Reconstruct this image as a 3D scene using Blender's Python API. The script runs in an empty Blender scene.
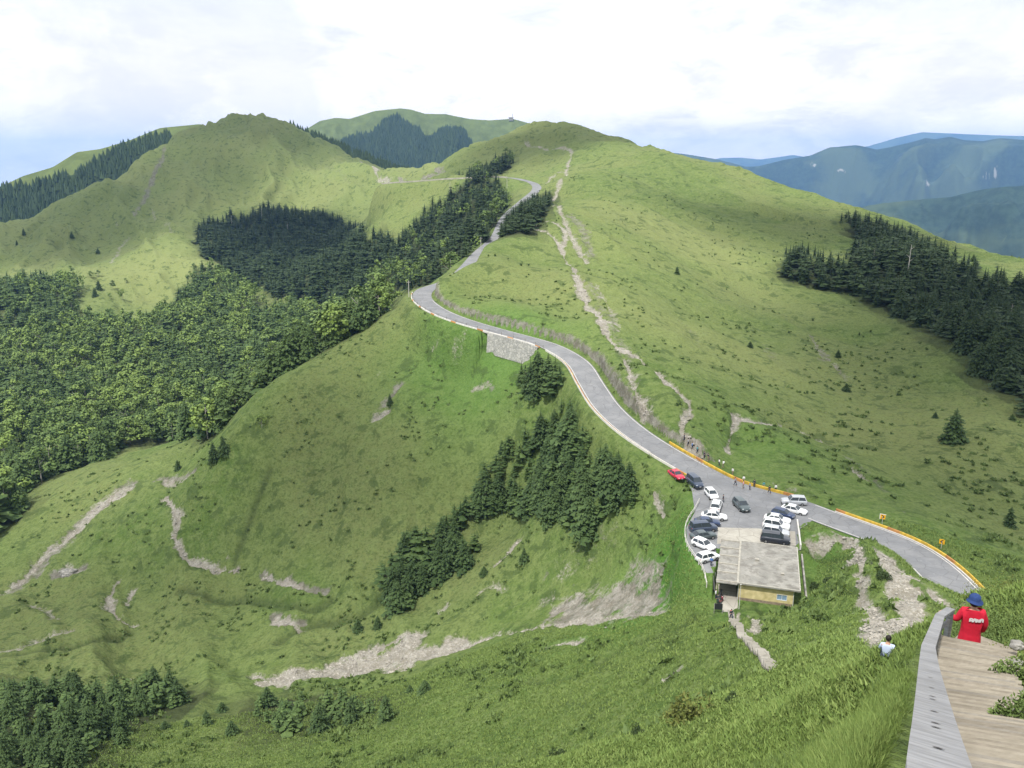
import bpy, math, random, os
import numpy as np
from mathutils import Vector, Matrix
random.seed(7); rng = np.random.default_rng(7)
C = bpy.context.scene.collection
PI = math.pi
# ------------------------------------------------------------------ camera
F = 828.0; TP = (384-170)/F; P = math.atan(TP); CP, SP = math.cos(P), math.sin(P)
def ray(u, v):
    x = (u-512)/F; y = (384-v)/F
    return x, CP+y*SP, -SP+y*CP
def aze(u, v):
    x, y, z = ray(u, v); h = math.hypot(x, y)
    return math.atan2(x, y), z/h
def proj(x, y, z):
    d = y*CP - z*SP; up = y*SP + z*CP
    return 512+F*x/d, 384-F*up/d, d
# ------------------------------------------------------------------ value noise
def _hash(ix, iy, seed):
    h = (ix*374761393 + iy*668265263 + seed*1442695041) & 0xffffffff
    h = ((h ^ (h >> 13))*1274126177) & 0xffffffff
    return ((h ^ (h >> 16)) & 0xffff)/65535.0
def vnoise(x, y, seed=0):
    ix = np.floor(x).astype(np.int64); iy = np.floor(y).astype(np.int64)
    fx = x-ix; fy = y-iy
    fx = fx*fx*fx*(fx*(fx*6-15)+10); fy = fy*fy*fy*(fy*(fy*6-15)+10)
    a = _hash(ix, iy, seed); b = _hash(ix+1, iy, seed); c = _hash(ix, iy+1, seed); d = _hash(ix+1, iy+1, seed)
    return (a+(b-a)*fx)*(1-fy)+(c+(d-c)*fx)*fy - .5
def fbm(x, y, oct=4, seed=0, gain=.5):
    s = 0; a = 1
    for i in range(oct):
        s = s + a*vnoise(x, y, seed+i*17); x, y = x*1.9*.8-y*1.9*.6+7.3, x*1.9*.6+y*1.9*.8-3.1; a *= gain
    return s
def ridged(x, y, oct=4, seed=0):
    s = 0; a = 1
    for i in range(oct):
        s = s + a*(1-np.abs(vnoise(x, y, seed+i*17))*4); x, y = x*1.9*.8-y*1.9*.6+7.3, x*1.9*.6+y*1.9*.8-3.1; a *= .5
    return s
# ------------------------------------------------------------------ the road, as points (u, v, z) of its centre line
def from_z(u, v, z):
    a, e = aze(u, v); r = z/e
    return Vector((r*math.sin(a), r*math.cos(a), z))
def from_r(u, v, r):
    a, e = aze(u, v)
    return Vector((r*math.sin(a), r*math.cos(a), r*e))
ROADPX = [(975,612,-57.0),(955,590,-57.3),(937,570,-58),(905,547,-59),(870,533,-60),(830,518.5,-60.6),(795,505,-61.1),(765,497,-61.15),(730,487,-61.0),(697,470,-60.1),
 (662,450,-58.8),(632,430,-57.5),(607,407,-56),(591,383,-54.6),(577,362,-53.2),(550,346,-51.6),(520,337,-50.2),(490,329,-48.8),
 (460,320,-47.4),(438,311,-46.3),(424,301,-45.3),(422,294,-44.6),(428,288,-43.8),(441,284,-42.6),(461,274,-40.2),(480,253,-37.6),(497,237,-33.5),
 (507,217,-27),(524,201,-20.5),(536,190.5,-14.6),(535,184.5,-11.2),(525,180.5,-8.3),(505,177.5,-6.1),(470,178.5,-7.2),(440,180,-8.9),(405,182.5,-11.2),(386,184,-13)]
ROADC = [from_z(*p) for p in ROADPX]
def catmull(pts, step):
    out = []
    n = len(pts)
    for i in range(n-1):
        p0 = pts[max(i-1, 0)]; p1 = pts[i]; p2 = pts[i+1]; p3 = pts[min(i+2, n-1)]
        k = max(2, int((p2-p1).length/step))
        for j in range(k):
            t = j/k
            out.append(0.5*((2*p1)+(p2-p0)*t+(2*p0-5*p1+4*p2-p3)*t*t+(3*p1-p0-3*p2+p3)*t*t*t))
    out.append(pts[-1].copy())
    return out
ROAD = catmull(ROADC, 2.0)
# smooth the road a little
for _ in range(3):
    ROAD = [ROAD[0]]+[(ROAD[i-1]+2*ROAD[i]+ROAD[i+1])/4 for i in range(1, len(ROAD)-1)]+[ROAD[-1]]
RX = np.array([[p.x, p.y, p.z] for p in ROAD])
# ------------------------------------------------------------------ ground control points (u, v, horizontal distance)
CTRL = [
 # near slope, left to right
 (0,768,135),(0,700,165),(100,768,132),(200,740,138),(300,768,112),(350,710,140),(420,768,98),(512,768,82),(430,700,122),(512,700,108),(600,740,80),(600,690,100),
 (700,768,42),(700,700,76),(640,655,108),(560,650,128),(500,660,132),(800,768,22),(800,700,42),(740,660,80),(800,640,90),(800,612,108),(850,600,98),(850,650,58),
 (870,700,25),(870,768,11),(905,700,15.5),(900,650,27),(880,650,40),(885,620,70),(870,575,100),(850,540,121),(822,560,115),(812,530,132),(915,615,72),(935,600,82),(925,640,34),
 # stair and right bush
 (960,768,3.4),(955,700,7.0),(970,664,11.5),(975,642,15.6),(1000,640,16),(1024,640,15),(1024,700,9),(1024,768,4),(1000,600,27),(1024,588,27),(985,592,38),
 (960,640,60),(990,650,60),(1024,650,60),(955,628,80),(985,642,85),(1024,640,90),(945,632,60),
 # saddle and lot
 (700,540,138),(735,600,112),(790,600,112),(690,575,134),(730,630,92),(775,660,72),
 # gully and bank left of lot
 (680,600,128),(640,600,138),(600,610,143),(560,620,147),(500,640,152),(450,650,160),(400,650,166),(340,665,168),(280,672,172),(220,670,185),(150,660,200),(70,640,215),(0,650,215),
 (640,560,149),(680,520,145),(650,530,154),(600,560,160),(530,600,165),(500,570,180),(560,540,174),(620,490,166),(605,455,184),(560,500,186),(640,500,161),(580,440,194),(530,500,205),
 (450,600,180),(380,610,188),(300,590,205),(200,600,225),(240,565,232),(170,555,250),(180,500,262),(110,600,238),(60,600,248),(20,590,262),(0,600,258),
 (300,530,228),(380,530,212),(460,520,210),(400,450,232),(330,470,240),(270,520,238),(480,430,228),(540,390,226),(400,390,255),(460,370,256),(350,400,262),(500,365,246),
 # spur crest
 (412,305,296),(380,327,291),(340,352,284),(300,374,278),(270,393,272),(240,425,264),(215,458,262),(195,480,262),
 (440,340,270),(400,350,276),
 # second spur
 (170,480,285),(120,495,292),(60,520,296),(0,560,285),(200,448,305),(130,462,318),(60,488,325),(10,515,320),
 # behind the spur crests: valley
 (200,440,420),(130,440,430),(60,460,430),(0,480,420),(270,420,420),(330,385,420),(380,350,430),(420,318,430),
 (0,420,520),(60,400,560),(130,390,560),(200,385,540),(270,375,530),(330,345,540),(380,315,540),(430,270,520),(455,245,500),
 (0,370,680),(60,350,700),(130,335,720),(200,330,700),(270,320,690),(330,300,690),(380,270,680),(430,235,660),(470,205,660),
 (490,190,700),(505,184,740),(455,200,760),
 (0,300,850),(60,305,840),(110,300,860),(160,312,840),(210,290,850),(260,275,850),(320,268,850),(370,250,840),(400,225,850),
 # left hill
 (0,276,960),(50,270,980),(95,268,960),(150,240,980),(210,235,1000),(290,222,1040),(360,228,1000),(385,206,830),(400,202,800),(440,199,760),(425,196,790),
 (50,237,1130),(100,195,1240),(150,148,1380),(100,240,1080),(150,200,1180),(200,170,1240),(250,170,1250),(320,190,1180),(370,198,1080),
 (188,123,1450),(200,119.5,1470),(207,121,1480),(216,113.5,1495),(226,116.5,1510),(239,110.5,1520),(250,113.5,1518),(262,117,1510),(280,120,1490),(300,127,1470),(345,149,1370),(365,160,1200),(392,177,960),
 (0,262,1080),
 # hidden beyond left hill
 (0,300,1600),(60,270,1650),(100,240,1700),(150,200,1800),(240,170,1950),(300,175,1900),(345,185,1800),(390,195,1600),(440,195,1300),
 # knob and spine
 (436,283,302),(447,277,306),(465,266,320),(480,257,336),(495,246,354),(510,233,380),(533,212,425),(548,203,455),(500,290,300),(540,300,290),(520,260,345),(470,290,300),(560,318,265),
 (690,440,172),(655,374,218),(625,345,236),(600,320,252),(580,280,296),(572,262,330),(555,236,378),(562,208,465),(572,170,590),(572,152,770),
 (560,122,960),(540,123,965),(520,128,980),(490,137,985),(460,149,985),(440,160,975),(545,165,780),(525,150,850),(500,162,880),
 (505,250,450),(520,222,540),
 # east flank
 (720,440,182),(760,455,178),(650,300,300),(620,330,250),(700,380,225),(750,430,190),(640,250,380),(620,200,510),(640,160,700),(700,250,450),(700,320,310),(760,300,390),(760,380,255),
 (820,440,215),(830,490,165),(900,520,150),(880,480,178),(960,540,150),(1024,560,150),(1000,500,190),(1024,500,192),(1024,440,232),(1024,400,272),(960,440,225),(900,400,270),
 (890,350,330),(840,350,320),(820,290,420),(800,250,500),(860,260,460),(950,330,330),(1000,340,320),(930,290,420),(1000,290,420),
 (740,440,188),(790,490,160),(720,460,172),
 # right skyline ridge
 (600,131,900),(640,146,840),(680,155,760),(720,165,740),(760,176,720),(800,189,690),(850,207,650),(900,228,600),(950,247,555),(1000,263,510),(1024,271,490),
 (740,210,580),(700,200,600),(800,215,600),
 # hidden behind
 (560,190,1300),(640,210,1200),(720,240,1100),(800,270,1050),(900,300,950),(1000,330,850),
]
CP_A = []; CP_L = []; CP_E = []
def addc(a, r, e): CP_A.append(a); CP_L.append(math.log(r)); CP_E.append(e)
for (u, v, r) in CTRL:
    a, e = aze(u, v); addc(a, r, e)
for p in ROADC[:-1]:
    r = math.hypot(p.x, p.y); addc(math.atan2(p.x, p.y), r, (p.z-.15)/r)
# the hill was cut back along the uphill side of the road
def _rside(i, off, dz):
    a, b = ROAD[max(i-2, 0)], ROAD[min(i+2, len(ROAD)-1)]; dx, dy = b.x-a.x, b.y-a.y; L = math.hypot(dx, dy); x, y, z = ROAD[i].x+dy/L*off, ROAD[i].y-dx/L*off, ROAD[i].z+dz
    addc(math.atan2(x, y), math.hypot(x, y), z/math.hypot(x, y))
_ra = [int(np.argmin([abs(proj(*p)[0]-u)+abs(proj(*p)[1]-v) for p in RX])) for u, v in ((640,436),(612,412),(595,388),(580,365),(555,349),(525,339),(495,330),(468,322),(445,313))]
for i, dz in zip(_ra, (2.5, 4.2, 4.4, 4.0, 3.8, 3.8, 3.6, 3.2, 2.2)): _rside(i, 6.2, dz); _rside(i, 11, dz+1.6)
# ground at the photographer's feet and outside the frame
for (deg, r, z) in [(0,1.2,-1.75),(40,1.2,-1.7),(-40,1.2,-1.75),(0,3,-3.9),(0,5,-5.9),(8,3,-3.9),(8,5,-5.8),(8,8,-8.6),(15,3,-3.8),(15,5,-5.5),(15,8,-8.1),(15,12,-11),(20,3,-3.6),(20,5,-5.2),(20,8,-7.4),(20,12,-10.2),(24,3,-3.3),(24,5,-4.7),(24,8,-6.7),(24,12,-9.1),(8,12,-12.0),(-30,5,-3.9),(0,8,-8.7),(0,12,-12.1),(-30,12,-9.5),(0,40,-34.6),(8,40,-34),(12,25,-21),(-30,40,-34),(-20,80,-66),(-36,80,-66),(60,6,-2.5),(60,20,-8),
   (40,12,-5.5),(45,40,-20),(60,80,-40),(45,110,-52),(60,160,-75),(45,200,-88),(60,300,-120),(45,400,-105),(45,600,-80),
   (-45,150,-105),(-60,150,-90),(-45,250,-138),(-60,250,-150),(-45,450,-170),(-60,450,-170),(-45,800,-150),(-60,800,-120),(-45,1200,-60),(-60,1200,-60),(-45,1800,-200),(45,1200,-300),(60,1200,-300),
   (-60,3,-2.5),(-75,20,-10),(75,20,-6),(0,1900,-250),(15,1900,-330),(30,1900,-380),(-15,2300,-100),(-30,2300,-150)]:
    addc(math.radians(deg), r, z/r)
CA = np.array(CP_A); CL = np.array(CP_L); CE = np.array(CP_E); NC = len(CA)
CC = .024
def phi(d2): return np.sqrt(d2+CC*CC)
M = phi((CA[:, None]-CA[None])**2+(CL[:, None]-CL[None])**2)
M[np.arange(NC), np.arange(NC)] -= .0004     # slight smoothing
Pm = np.stack([np.ones(NC), CA, CL], 1)
K = np.block([[M, Pm], [Pm.T, np.zeros((3, 3))]])
W = np.linalg.solve(K, np.concatenate([CE, np.zeros(3)]))
def base_e(a, l):
    a = np.clip(a, -1.15, 1.15)
    out = np.empty(a.size); af = a.ravel(); lf = l.ravel()
    for s in range(0, a.size, 20000):
        aa = af[s:s+20000]; ll = lf[s:s+20000]
        out[s:s+20000] = phi((aa[:, None]-CA)**2+(ll[:, None]-CL)**2)@W[:NC]+W[NC]+W[NC+1]*aa+W[NC+2]*ll
    return out.reshape(a.shape)
ss = lambda a, b, x: (lambda t: t*t*(3-2*t))(np.clip((x-a)/(b-a), 0, 1))
# fine polar grid (its rows get closer where the photograph looks)
segs = [(math.log(1.0), math.log(12), .02), (math.log(12), math.log(60), .010), (math.log(60), math.log(330), .0042), (math.log(330), math.log(1600), .0062), (math.log(1600), math.log(2400), .03)]
if os.environ.get('COARSE'): segs = [(a, b, c*2.5) for a, b, c in segs]
LR = np.concatenate([np.arange(a, b, c) for a, b, c in segs]+[[math.log(2400)]])
da = math.radians(.09 if not os.environ.get('COARSE') else .22)
AZ = np.concatenate([np.radians(np.arange(-75, -38, 1.0)), np.arange(math.radians(-38), math.radians(38), da), np.radians(np.arange(38, 75.1, 1.0))])
NR, NA = len(LR), len(AZ)
# coarse evaluation, bicubic up
cl = np.linspace(0, LR[-1], 420); ca = np.linspace(AZ[0], AZ[-1], 420)
G0 = base_e(*np.meshgrid(ca, cl)[0:2]) if False else base_e(np.meshgrid(ca, cl)[0], np.meshgrid(ca, cl)[1])
def cubic1(G, x, axis):   # sample at fractional index x along axis
    n = G.shape[axis]; i = np.clip(np.floor(x).astype(int), 1, n-3); t = x-i
    tk = lambda k: np.take(G, i+k, axis=axis)
    sh = [1]*G.ndim; sh[axis] = -1; t = t.reshape(sh)
    p0, p1, p2, p3 = tk(-1), tk(0), tk(1), tk(2)
    return .5*((2*p1)+(p2-p0)*t+(2*p0-5*p1+4*p2-p3)*t*t+(3*p1-p0-3*p2+p3)*t**3)
GE = cubic1(cubic1(G0, LR/(cl[1]-cl[0]), 0), (AZ-ca[0])/(ca[1]-ca[0]), 1)
RR = np.exp(LR)[:, None]*np.ones(NA)[None]; AA = AZ[None]*np.ones(NR)[:, None]
GX = RR*np.sin(AA); GY = RR*np.cos(AA)
GZ = GE*RR
# relief: gullies and hummocks, small near the camera
amp = np.clip((RR-25)/150, 0, 1)*np.clip(RR/500, .6, 1.6)
dwarp = fbm(GX/60, GY/60, 3, 5)*18
rel = fbm((GX+dwarp)/55, (GY-dwarp)/55, 5, 11)*2.8*amp + fbm(GX/6, GY/6, 4, 31, .6)*.62*np.clip(RR/60, .10, 1)
rel += (ridged((GX*.8+GY*.6+dwarp)/34, (GY*.8-GX*.6)/85, 4, 71)-.9)*(1.1+1.1*ss(220, 420, RR))*amp*np.clip((RR-90)/100, 0, 1)
far = np.clip((RR-850)/300, 0, 1)*np.clip((AA<-.05)*1.0, 0, 1)
rel += far*((ridged((GX+GY*.25+dwarp*2)/105, (GY+dwarp)/330, 5, 44)-1)*13+fbm(GX/35, GY/60, 3, 45)*4)
rel += (ridged((GX+GY*.5+dwarp)/26, (GY-GX*.2+dwarp)/58, 4, 81)-.85)*1.7*ss(-.06, -.2, AA)*ss(120, 170, RR)*ss(330, 260, RR)
# polylines of ground features, used for distance masks
def dist_poly(pts, X, Y, chunk=None, maxd=40.0):
    """distance to a polyline (n,3), the z of the nearest point, and the signed side"""
    D = np.full(X.shape, 1e9); Z = np.zeros(X.shape); S = np.zeros(X.shape); T = np.zeros(X.shape)
    pts = np.asarray(pts)
    sub = np.arange(0, len(pts)-1)
    xmin, ymin = pts[:, 0].min()-maxd, pts[:, 1].min()-maxd; xmax, ymax = pts[:, 0].max()+maxd, pts[:, 1].max()+maxd
    m = (X > xmin)&(X < xmax)&(Y > ymin)&(Y < ymax)
    xs = X[m]; ys = Y[m]; d = np.full(xs.shape, 1e9); z = np.zeros(xs.shape); s = np.zeros(xs.shape)
    tt = np.zeros(xs.shape); acc = 0
    for i in sub:
        ax, ay, az = pts[i]; bx, by, bz = pts[i+1]
        ex, ey = bx-ax, by-ay; L2 = ex*ex+ey*ey+1e-12; L = math.sqrt(L2)
        k = np.abs(xs-(ax+bx)/2)+0 < maxd+L
        k &= np.abs(ys-(ay+by)/2) < maxd+L
        idx = np.nonzero(k)[0]
        if len(idx):
            px = xs[idx]-ax; py = ys[idx]-ay
            t = np.clip((px*ex+py*ey)/L2, 0, 1)
            dx = px-t*ex; dy = py-t*ey; dd = np.hypot(dx, dy)
            b = dd < d[idx]; j = idx[b]
            d[j] = dd[b]; z[j] = az+(bz-az)*t[b]; s[j] = np.sign(ex*dy[b]-ey*dx[b]); tt[j] = acc+t[b]*L
        acc += L
    D[m] = d; Z[m] = z; S[m] = s; T[m] = tt
    return D, Z, S, T
RD, RZ, RS, RT = dist_poly(RX, GX, GY)
calm = np.clip((RD-6)/22, 0, 1)
GZ = GZ+rel*calm
ss = lambda a, b, x: (lambda t: t*t*(3-2*t))(np.clip((x-a)/(b-a), 0, 1))
HW = 4.1                                     # half of the road bed
def road_half(T): return HW
wi = [int(np.argmin([abs(proj(*p)[0]-u)+abs(proj(*p)[1]-v) for p in RX])) for u, v in ((493,330),(549,346))]
WT0, WT1 = RT[(RD < .6)&(np.abs(RX[wi[1]][0]-GX)+np.abs(RX[wi[1]][1]-GY) < 2.5)].mean(), RT[(RD < .6)&(np.abs(RX[wi[0]][0]-GX)+np.abs(RX[wi[0]][1]-GY) < 2.5)].mean()
wallz = (RT > WT0)&(RT < WT1)&(RS > 0)           # where the stone wall carries the road
bl = np.where(wallz, ss(3.5, 3.9, RD), ss(HW+.3, HW+6.5+np.clip((RR-420)/20, 0, 18), RD))
cut = ss(HW+.3, HW+1.6+np.clip((RR-420)/30, 0, 9), RD)                # steep bank where the hill was cut
up = GZ > RZ
wend = np.clip(np.minimum(RT-WT0, WT1-RT)/5, 0, 1)
GZ = np.where(wallz&(RD < 20), np.minimum(GZ, RZ-(6.4*wend+.1)*(1-ss(9, 20, RD))+0*GZ), GZ); up = GZ > RZ
low = (RS > 0)&(RR > 560)&(RD < 70)          # the far road runs along the edge of a shelf: the ground falls away below it
GZ = np.where(low, np.minimum(GZ, RZ-.12-np.maximum(RD-4.6, 0)*.42*(1-ss(30, 70, RD))+np.maximum(GZ-RZ, 0)*ss(20, 60, RD)), GZ); up = GZ > RZ
GZ = np.where(RD < 60, (RZ-.12)*(1-np.where(up, cut, bl))+GZ*np.where(up, cut, bl), GZ)
# ------------------------------------------------------------------ parking lot and building terrace
def poly_sd(poly, X, Y, maxd=12):
    """signed distance to a polygon (negative inside)"""
    pl = np.array([(p.x, p.y, 0) for p in poly]+[(poly[0].x, poly[0].y, 0)])
    D, _, _, _ = dist_poly(pl, X, Y, maxd=maxd)
    m = D < 1e8; xs = X[m]; ys = Y[m]; ins = np.zeros(xs.shape, bool)
    for i in range(len(pl)-1):
        x0, y0 = pl[i, :2]; x1, y1 = pl[i+1, :2]
        c = ((y0 > ys) != (y1 > ys)) & (xs < (x1-x0)*(ys-y0)/(y1-y0+1e-12)+x0)
        ins ^= c
    d = D[m]; d[ins] *= -1; D[m] = d
    return D
ZL, ZT = -61.2, -63.8
LOT = [from_z(u, v, ZL) for u, v in [(676,463),(720,478),(760,489),(800,500),(836,518),(812,523),(800,530),(801,548),(737,548),(716,548),(716,578),(706,572),(695,558),(687,543),(686,528),(695,512),(692,492)]]
TER = [from_z(u, v, ZT) for u, v in [(712,622),(741,622),(742,617),(808,616),(815,566),(737,562),(718,566),(717,577),(712,592)]]
TD = poly_sd(TER, GX, GY, 10)
LD = poly_sd(LOT, GX, GY, 14)
w = ss(0, 8.0, TD); GZ = np.where(TD < 10, ZT*(1-w)+GZ*w, GZ)
lot_z = np.where(RD < 14, RZ*(1-ss(4, 14, RD))+ZL*ss(4, 14, RD), ZL)
w = ss(0, 4.0, LD); w2 = ss(-.3, .6, LD)
inT = ss(-.2, .4, TD)                       # keep the terrace below the lot
GZ = np.where((LD < 14)&(RD > HW+.2), (np.where(LD < 0, lot_z-.12, GZ)*(1-w)+GZ*w), GZ)
w = ss(0, 3.5, LD)
GZ = np.where((LD >= 0)&(LD < 14)&(TD > .0)&(RD > HW+1), (ZL-.12)*(1-w)+GZ*w, GZ)
GZ = np.where(TD <= 0, ZT, GZ)
# the ground under the stair drops a little below its boards (see STAIR)
def from_d(u, v, d):
    x, y, z = ray(u, v); return Vector((x*d, y*d, z*d))
ST_L = [from_d(1010,1080,2.0), from_d(972,900,3.0), from_d(946,768,5.2), from_d(936,704,9.0), from_d(938,668,11.8), from_d(944,636,15.2)]
ST_R = [from_d(1330,1120,2.0), from_d(1180,925,3.0), from_d(1072,786,5.1), from_d(1032,718,8.6), from_d(1018,680,11.2), from_d(1015,650,14.3)]
SL = catmull(ST_L, .14); SR = []
STn = len(SL)
_r = catmull(ST_R, .02); 
SR = [_r[int(i*(len(_r)-1)/(STn-1))] for i in range(STn)]
SCv = np.array([[(a.x+b.x)/2, (a.y+b.y)/2, (a.z+b.z)/2] for a, b in zip(SL, SR)])
SCv = np.concatenate([np.array([[SCv[0][0]-.9, SCv[0][1]-1.2, SCv[0][2]+.4]]), SCv, [[SCv[-1][0]+.35, SCv[-1][1]+.6, -9.3], [SCv[-1][0]+1.4, SCv[-1][1]+2.6, -10.2]]])
D_, Z_, S_, T_ = dist_poly(SCv, GX, GY, maxd=5)
w_ = np.where(S_ > 0, ss(.8, 1.7, D_), ss(1.0, 3.4, D_)); GZ = np.where(D_ < 5, (Z_-.28)*(1-w_)+GZ*w_, GZ)
GE2 = GZ/RR
def ground(x, y):
    r = math.hypot(x, y); a = math.atan2(x, y); l = math.log(max(r, 1.0))
    i = min(max(int(np.searchsorted(LR, l))-1, 0), NR-2); j = min(max(int(np.searchsorted(AZ, a))-1, 0), NA-2)
    s = (l-LR[i])/(LR[i+1]-LR[i]); t = (a-AZ[j])/(AZ[j+1]-AZ[j])
    s = min(max(s, 0), 1); t = min(max(t, 0), 1)
    return float((GZ[i, j]*(1-t)+GZ[i, j+1]*t)*(1-s)+(GZ[i+1, j]*(1-t)+GZ[i+1, j+1]*t)*s)
def ground_np(x, y):
    r = np.hypot(x, y); a = np.arctan2(x, y); l = np.log(np.maximum(r, 1.0))
    i = np.clip(np.searchsorted(LR, l)-1, 0, NR-2); j = np.clip(np.searchsorted(AZ, a)-1, 0, NA-2)
    s = np.clip((l-LR[i])/(LR[i+1]-LR[i]), 0, 1); t = np.clip((a-AZ[j])/(AZ[j+1]-AZ[j]), 0, 1)
    return (GZ[i, j]*(1-t)+GZ[i, j+1]*t)*(1-s)+(GZ[i+1, j]*(1-t)+GZ[i+1, j+1]*t)*s
def pick(u, v, rmin=1.5, rmax=2400):
    """the ground point that the line of sight through (u, v) meets first"""
    a, e = aze(u, v)
    j = min(max(int(np.searchsorted(AZ, a))-1, 0), NA-2); t = (a-AZ[j])/(AZ[j+1]-AZ[j])
    col = (GE2[:, j]*(1-t)+GE2[:, j+1]*t)
    i0 = int(np.searchsorted(LR, math.log(rmin))); i1 = int(np.searchsorted(LR, math.log(rmax)))
    seg = col[i0:i1]
    k = np.nonzero(seg >= e)[0]
    if len(k) == 0: k = int(np.argmax(seg)); l = LR[i0+k]
    else:
        k = k[0]
        if k == 0: l = LR[i0]
        else:
            e0, e1 = seg[k-1], seg[k]; l = LR[i0+k-1]+(LR[i0+k]-LR[i0+k-1])*(e-e0)/(e1-e0+1e-12)
    r = math.exp(l); x, y = r*math.sin(a), r*math.cos(a)
    return Vector((x, y, ground(x, y)))
# ------------------------------------------------------------------ masks painted per ground vertex: worn earth, rock, scrub
M_bare = np.zeros(GX.shape); M_rock = np.zeros(GX.shape); M_dark = np.zeros(GX.shape); M_for = np.zeros(GX.shape)
def streak(Mk, px, w, s=1.0, rmin=1.5, rmax=2400):
    pts = [pick(p[0], p[1], rmin, rmax) for p in px]
    pts = catmull(pts, 2.0) if len(pts) > 2 else pts
    ws = w if isinstance(w, (int, float)) else None
    D, _, _, T = dist_poly(np.array([[p.x, p.y, p.z] for p in pts]), GX, GY, maxd=(ws or max(w))*2+4)
    if ws is None:
        L = T.max() if T.max() > 0 else 1; W_ = np.interp(T/L, np.linspace(0, 1, len(w)), w)
    else: W_ = ws
    W_ = np.where(np.asarray(W_) < 1.7, np.asarray(W_)*1.5+.1, W_)
    m = D < 1e8; wn_ = np.ones(D.shape); wn_[m] = 1+1.5*fbm(GX[m]/5.5, GY[m]/5.5, 3, 91)+.9*fbm(GX[m]/1.4, GY[m]/1.4, 2, 93)
    thin = np.clip(1.6-np.asarray(W_)/2.2, 1, 1.45); np.maximum(Mk, np.clip(1.35-D/(W_*.72)/np.clip(wn_, .25, 3), 0, 1)*s*m*thin, out=Mk)
def area(Mk, px, s=1.0, soft=3.0, rmin=1.5, rmax=2400):
    pts = [pick(p[0], p[1], rmin, rmax) for p in px]
    D = poly_sd(pts, GX, GY, soft*2+4)
    # far inside the polygon dist_poly is still exact within its box
    m = D < 1e8; nn = np.zeros(D.shape); nn[m] = fbm(GX[m]/6, GY[m]/6, 4, 95)*soft*3
    np.maximum(Mk, np.clip(.5-(D+nn)/(2*soft), 0, 1)*s*m, out=Mk)
sb = lambda px, w, s=1.0, **k: streak(M_bare, px, w, s, **k)
sr = lambda px, w, s=1.0, **k: streak(M_rock, px, w, s, **k)
# path along the spine and its scars
sb([(700,462),(690,448),(682,430),(684,418),(690,408),(688,398),(676,388),(662,376),(648,366),(634,354)], 1.0, 1.0)
sb([(634,354),(620,346),(610,338),(603,325),(598,314),(588,306),(583,292),(578,280),(573,266),(563,252),(556,240),(548,232),(537,229),(535,223)], [1.2,1.5,1.8,1.3,1.2,1.0,1.1,1.1], 1.0)
sb([(560,246),(566,236),(561,226),(555,222),(546,220)], 1.2, .9)
sb([(588,262),(578,246),(570,232),(561,214),(554,204)], 1.5, .8)
sb([(553,200),(560,180),(568,165),(572,152),(562,147),(545,149),(530,146),(522,139)], 2.6, .85)
sb([(548,182),(552,176),(560,172)], 4, .8)
sr([(590,285),(600,300),(612,322),(622,345),(628,366)], 4, .6); sb([(596,285),(608,305),(618,330)], 2.0, .6)
sr([(626,365),(632,385),(642,400)], 3, .6); sb([(624,358),(632,378),(640,398),(648,414)], 1.0, .8)
sr([(570,215),(584,232),(592,256)], 5, .7)
sr([(650,300),(690,330),(700,350)], 4, .45); sr([(765,345),(775,360)], 5, .5)
sb([(735,413),(748,418),(762,421),(776,424),(790,428),(806,434),(832,446)], [1.9,2.0,2.2,2.6,3.2,2.6,1.8], 1.0)
sb([(737,412),(733,425),(729,440),(727,450)], 1.7, .8)
sr([(812,336),(822,352),(826,360)], 3.0, .7); sb([(813,338),(820,350)], 1.4, .7)
sr([(835,365),(850,382)], 2.5, .6); sb([(836,363),(838,370)], 1.2, .7)
sr([(845,455),(870,475),(885,492)], 1.8, .55); sb([(852,466),(866,478)], .9, .8); sr([(890,500),(905,512)], 1.6, .5)
sr([(718,298),(722,306)],3,.5); sb([(818,411),(826,412)], .9, .9)
# worn ground right of the building and the footpath there
sb([(812,524),(828,530),(842,536),(856,544),(861,560),(864,578),(869,598),(876,618),(884,645)], [1.6,1.6,1.6,1.5,1.3,1.1,.9], 1.0, rmax=140)
area(M_bare, [(872,546),(893,556),(915,578),(934,598),(936,620),(928,645),(908,640),(893,615),(882,590),(874,566)], 1.4, .9, rmax=140)
M_g = np.zeros(GX.shape)
area(M_g, [(866,545),(874,548),(882,560),(876,562),(868,560)], 1.0, .5, rmax=140); streak(M_g, [(870,568),(878,585),(886,602)], 1.0, 1.0, rmax=140); streak(M_g, [(913,578),(927,592),(940,606)], .6, 1.0, rmax=140)
M_bare = np.clip(M_bare-M_g*.9, 0, 1.5)
sb([(738,612),(735,625)], 1.0, .9); sb([(748,615),(756,622),(754,632)], .7, .8)
# gully in the middle
sb([(262,680),(290,678),(320,672),(350,664),(385,658),(420,652),(450,645),(480,640)], [2,3.5,4.5,4.5,5,3.5,2.5,1.5], 1.0)
sb([(330,664),(360,652),(395,640),(418,634)], [1.5,2.6,3,1.6], .95)
area(M_bare, [(258,676),(300,668),(335,662),(372,652),(400,640),(418,632),(424,642),(450,640),(482,638),(470,648),(440,656),(400,665),(350,672),(300,680),(262,684)], 1.15, 1.6)
sb([(480,640),(515,632),(545,625),(600,618),(640,612),(675,605)], [1.5,2,2,1.8,1.6,.8], .95)
area(M_rock, [(540,612),(580,592),(620,580),(655,586),(662,600),(640,612),(590,622),(545,632)], 1.0, 2); area(M_rock, [(560,575),(600,560),(635,550),(645,560),(620,575),(580,590)], .55, 3)
M_scr = np.zeros(GX.shape); area(M_scr, [(540,612),(580,592),(620,580),(655,586),(662,600),(640,612),(590,622),(545,632)], .66, 2); M_bare = np.maximum(M_bare, M_scr)
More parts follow.
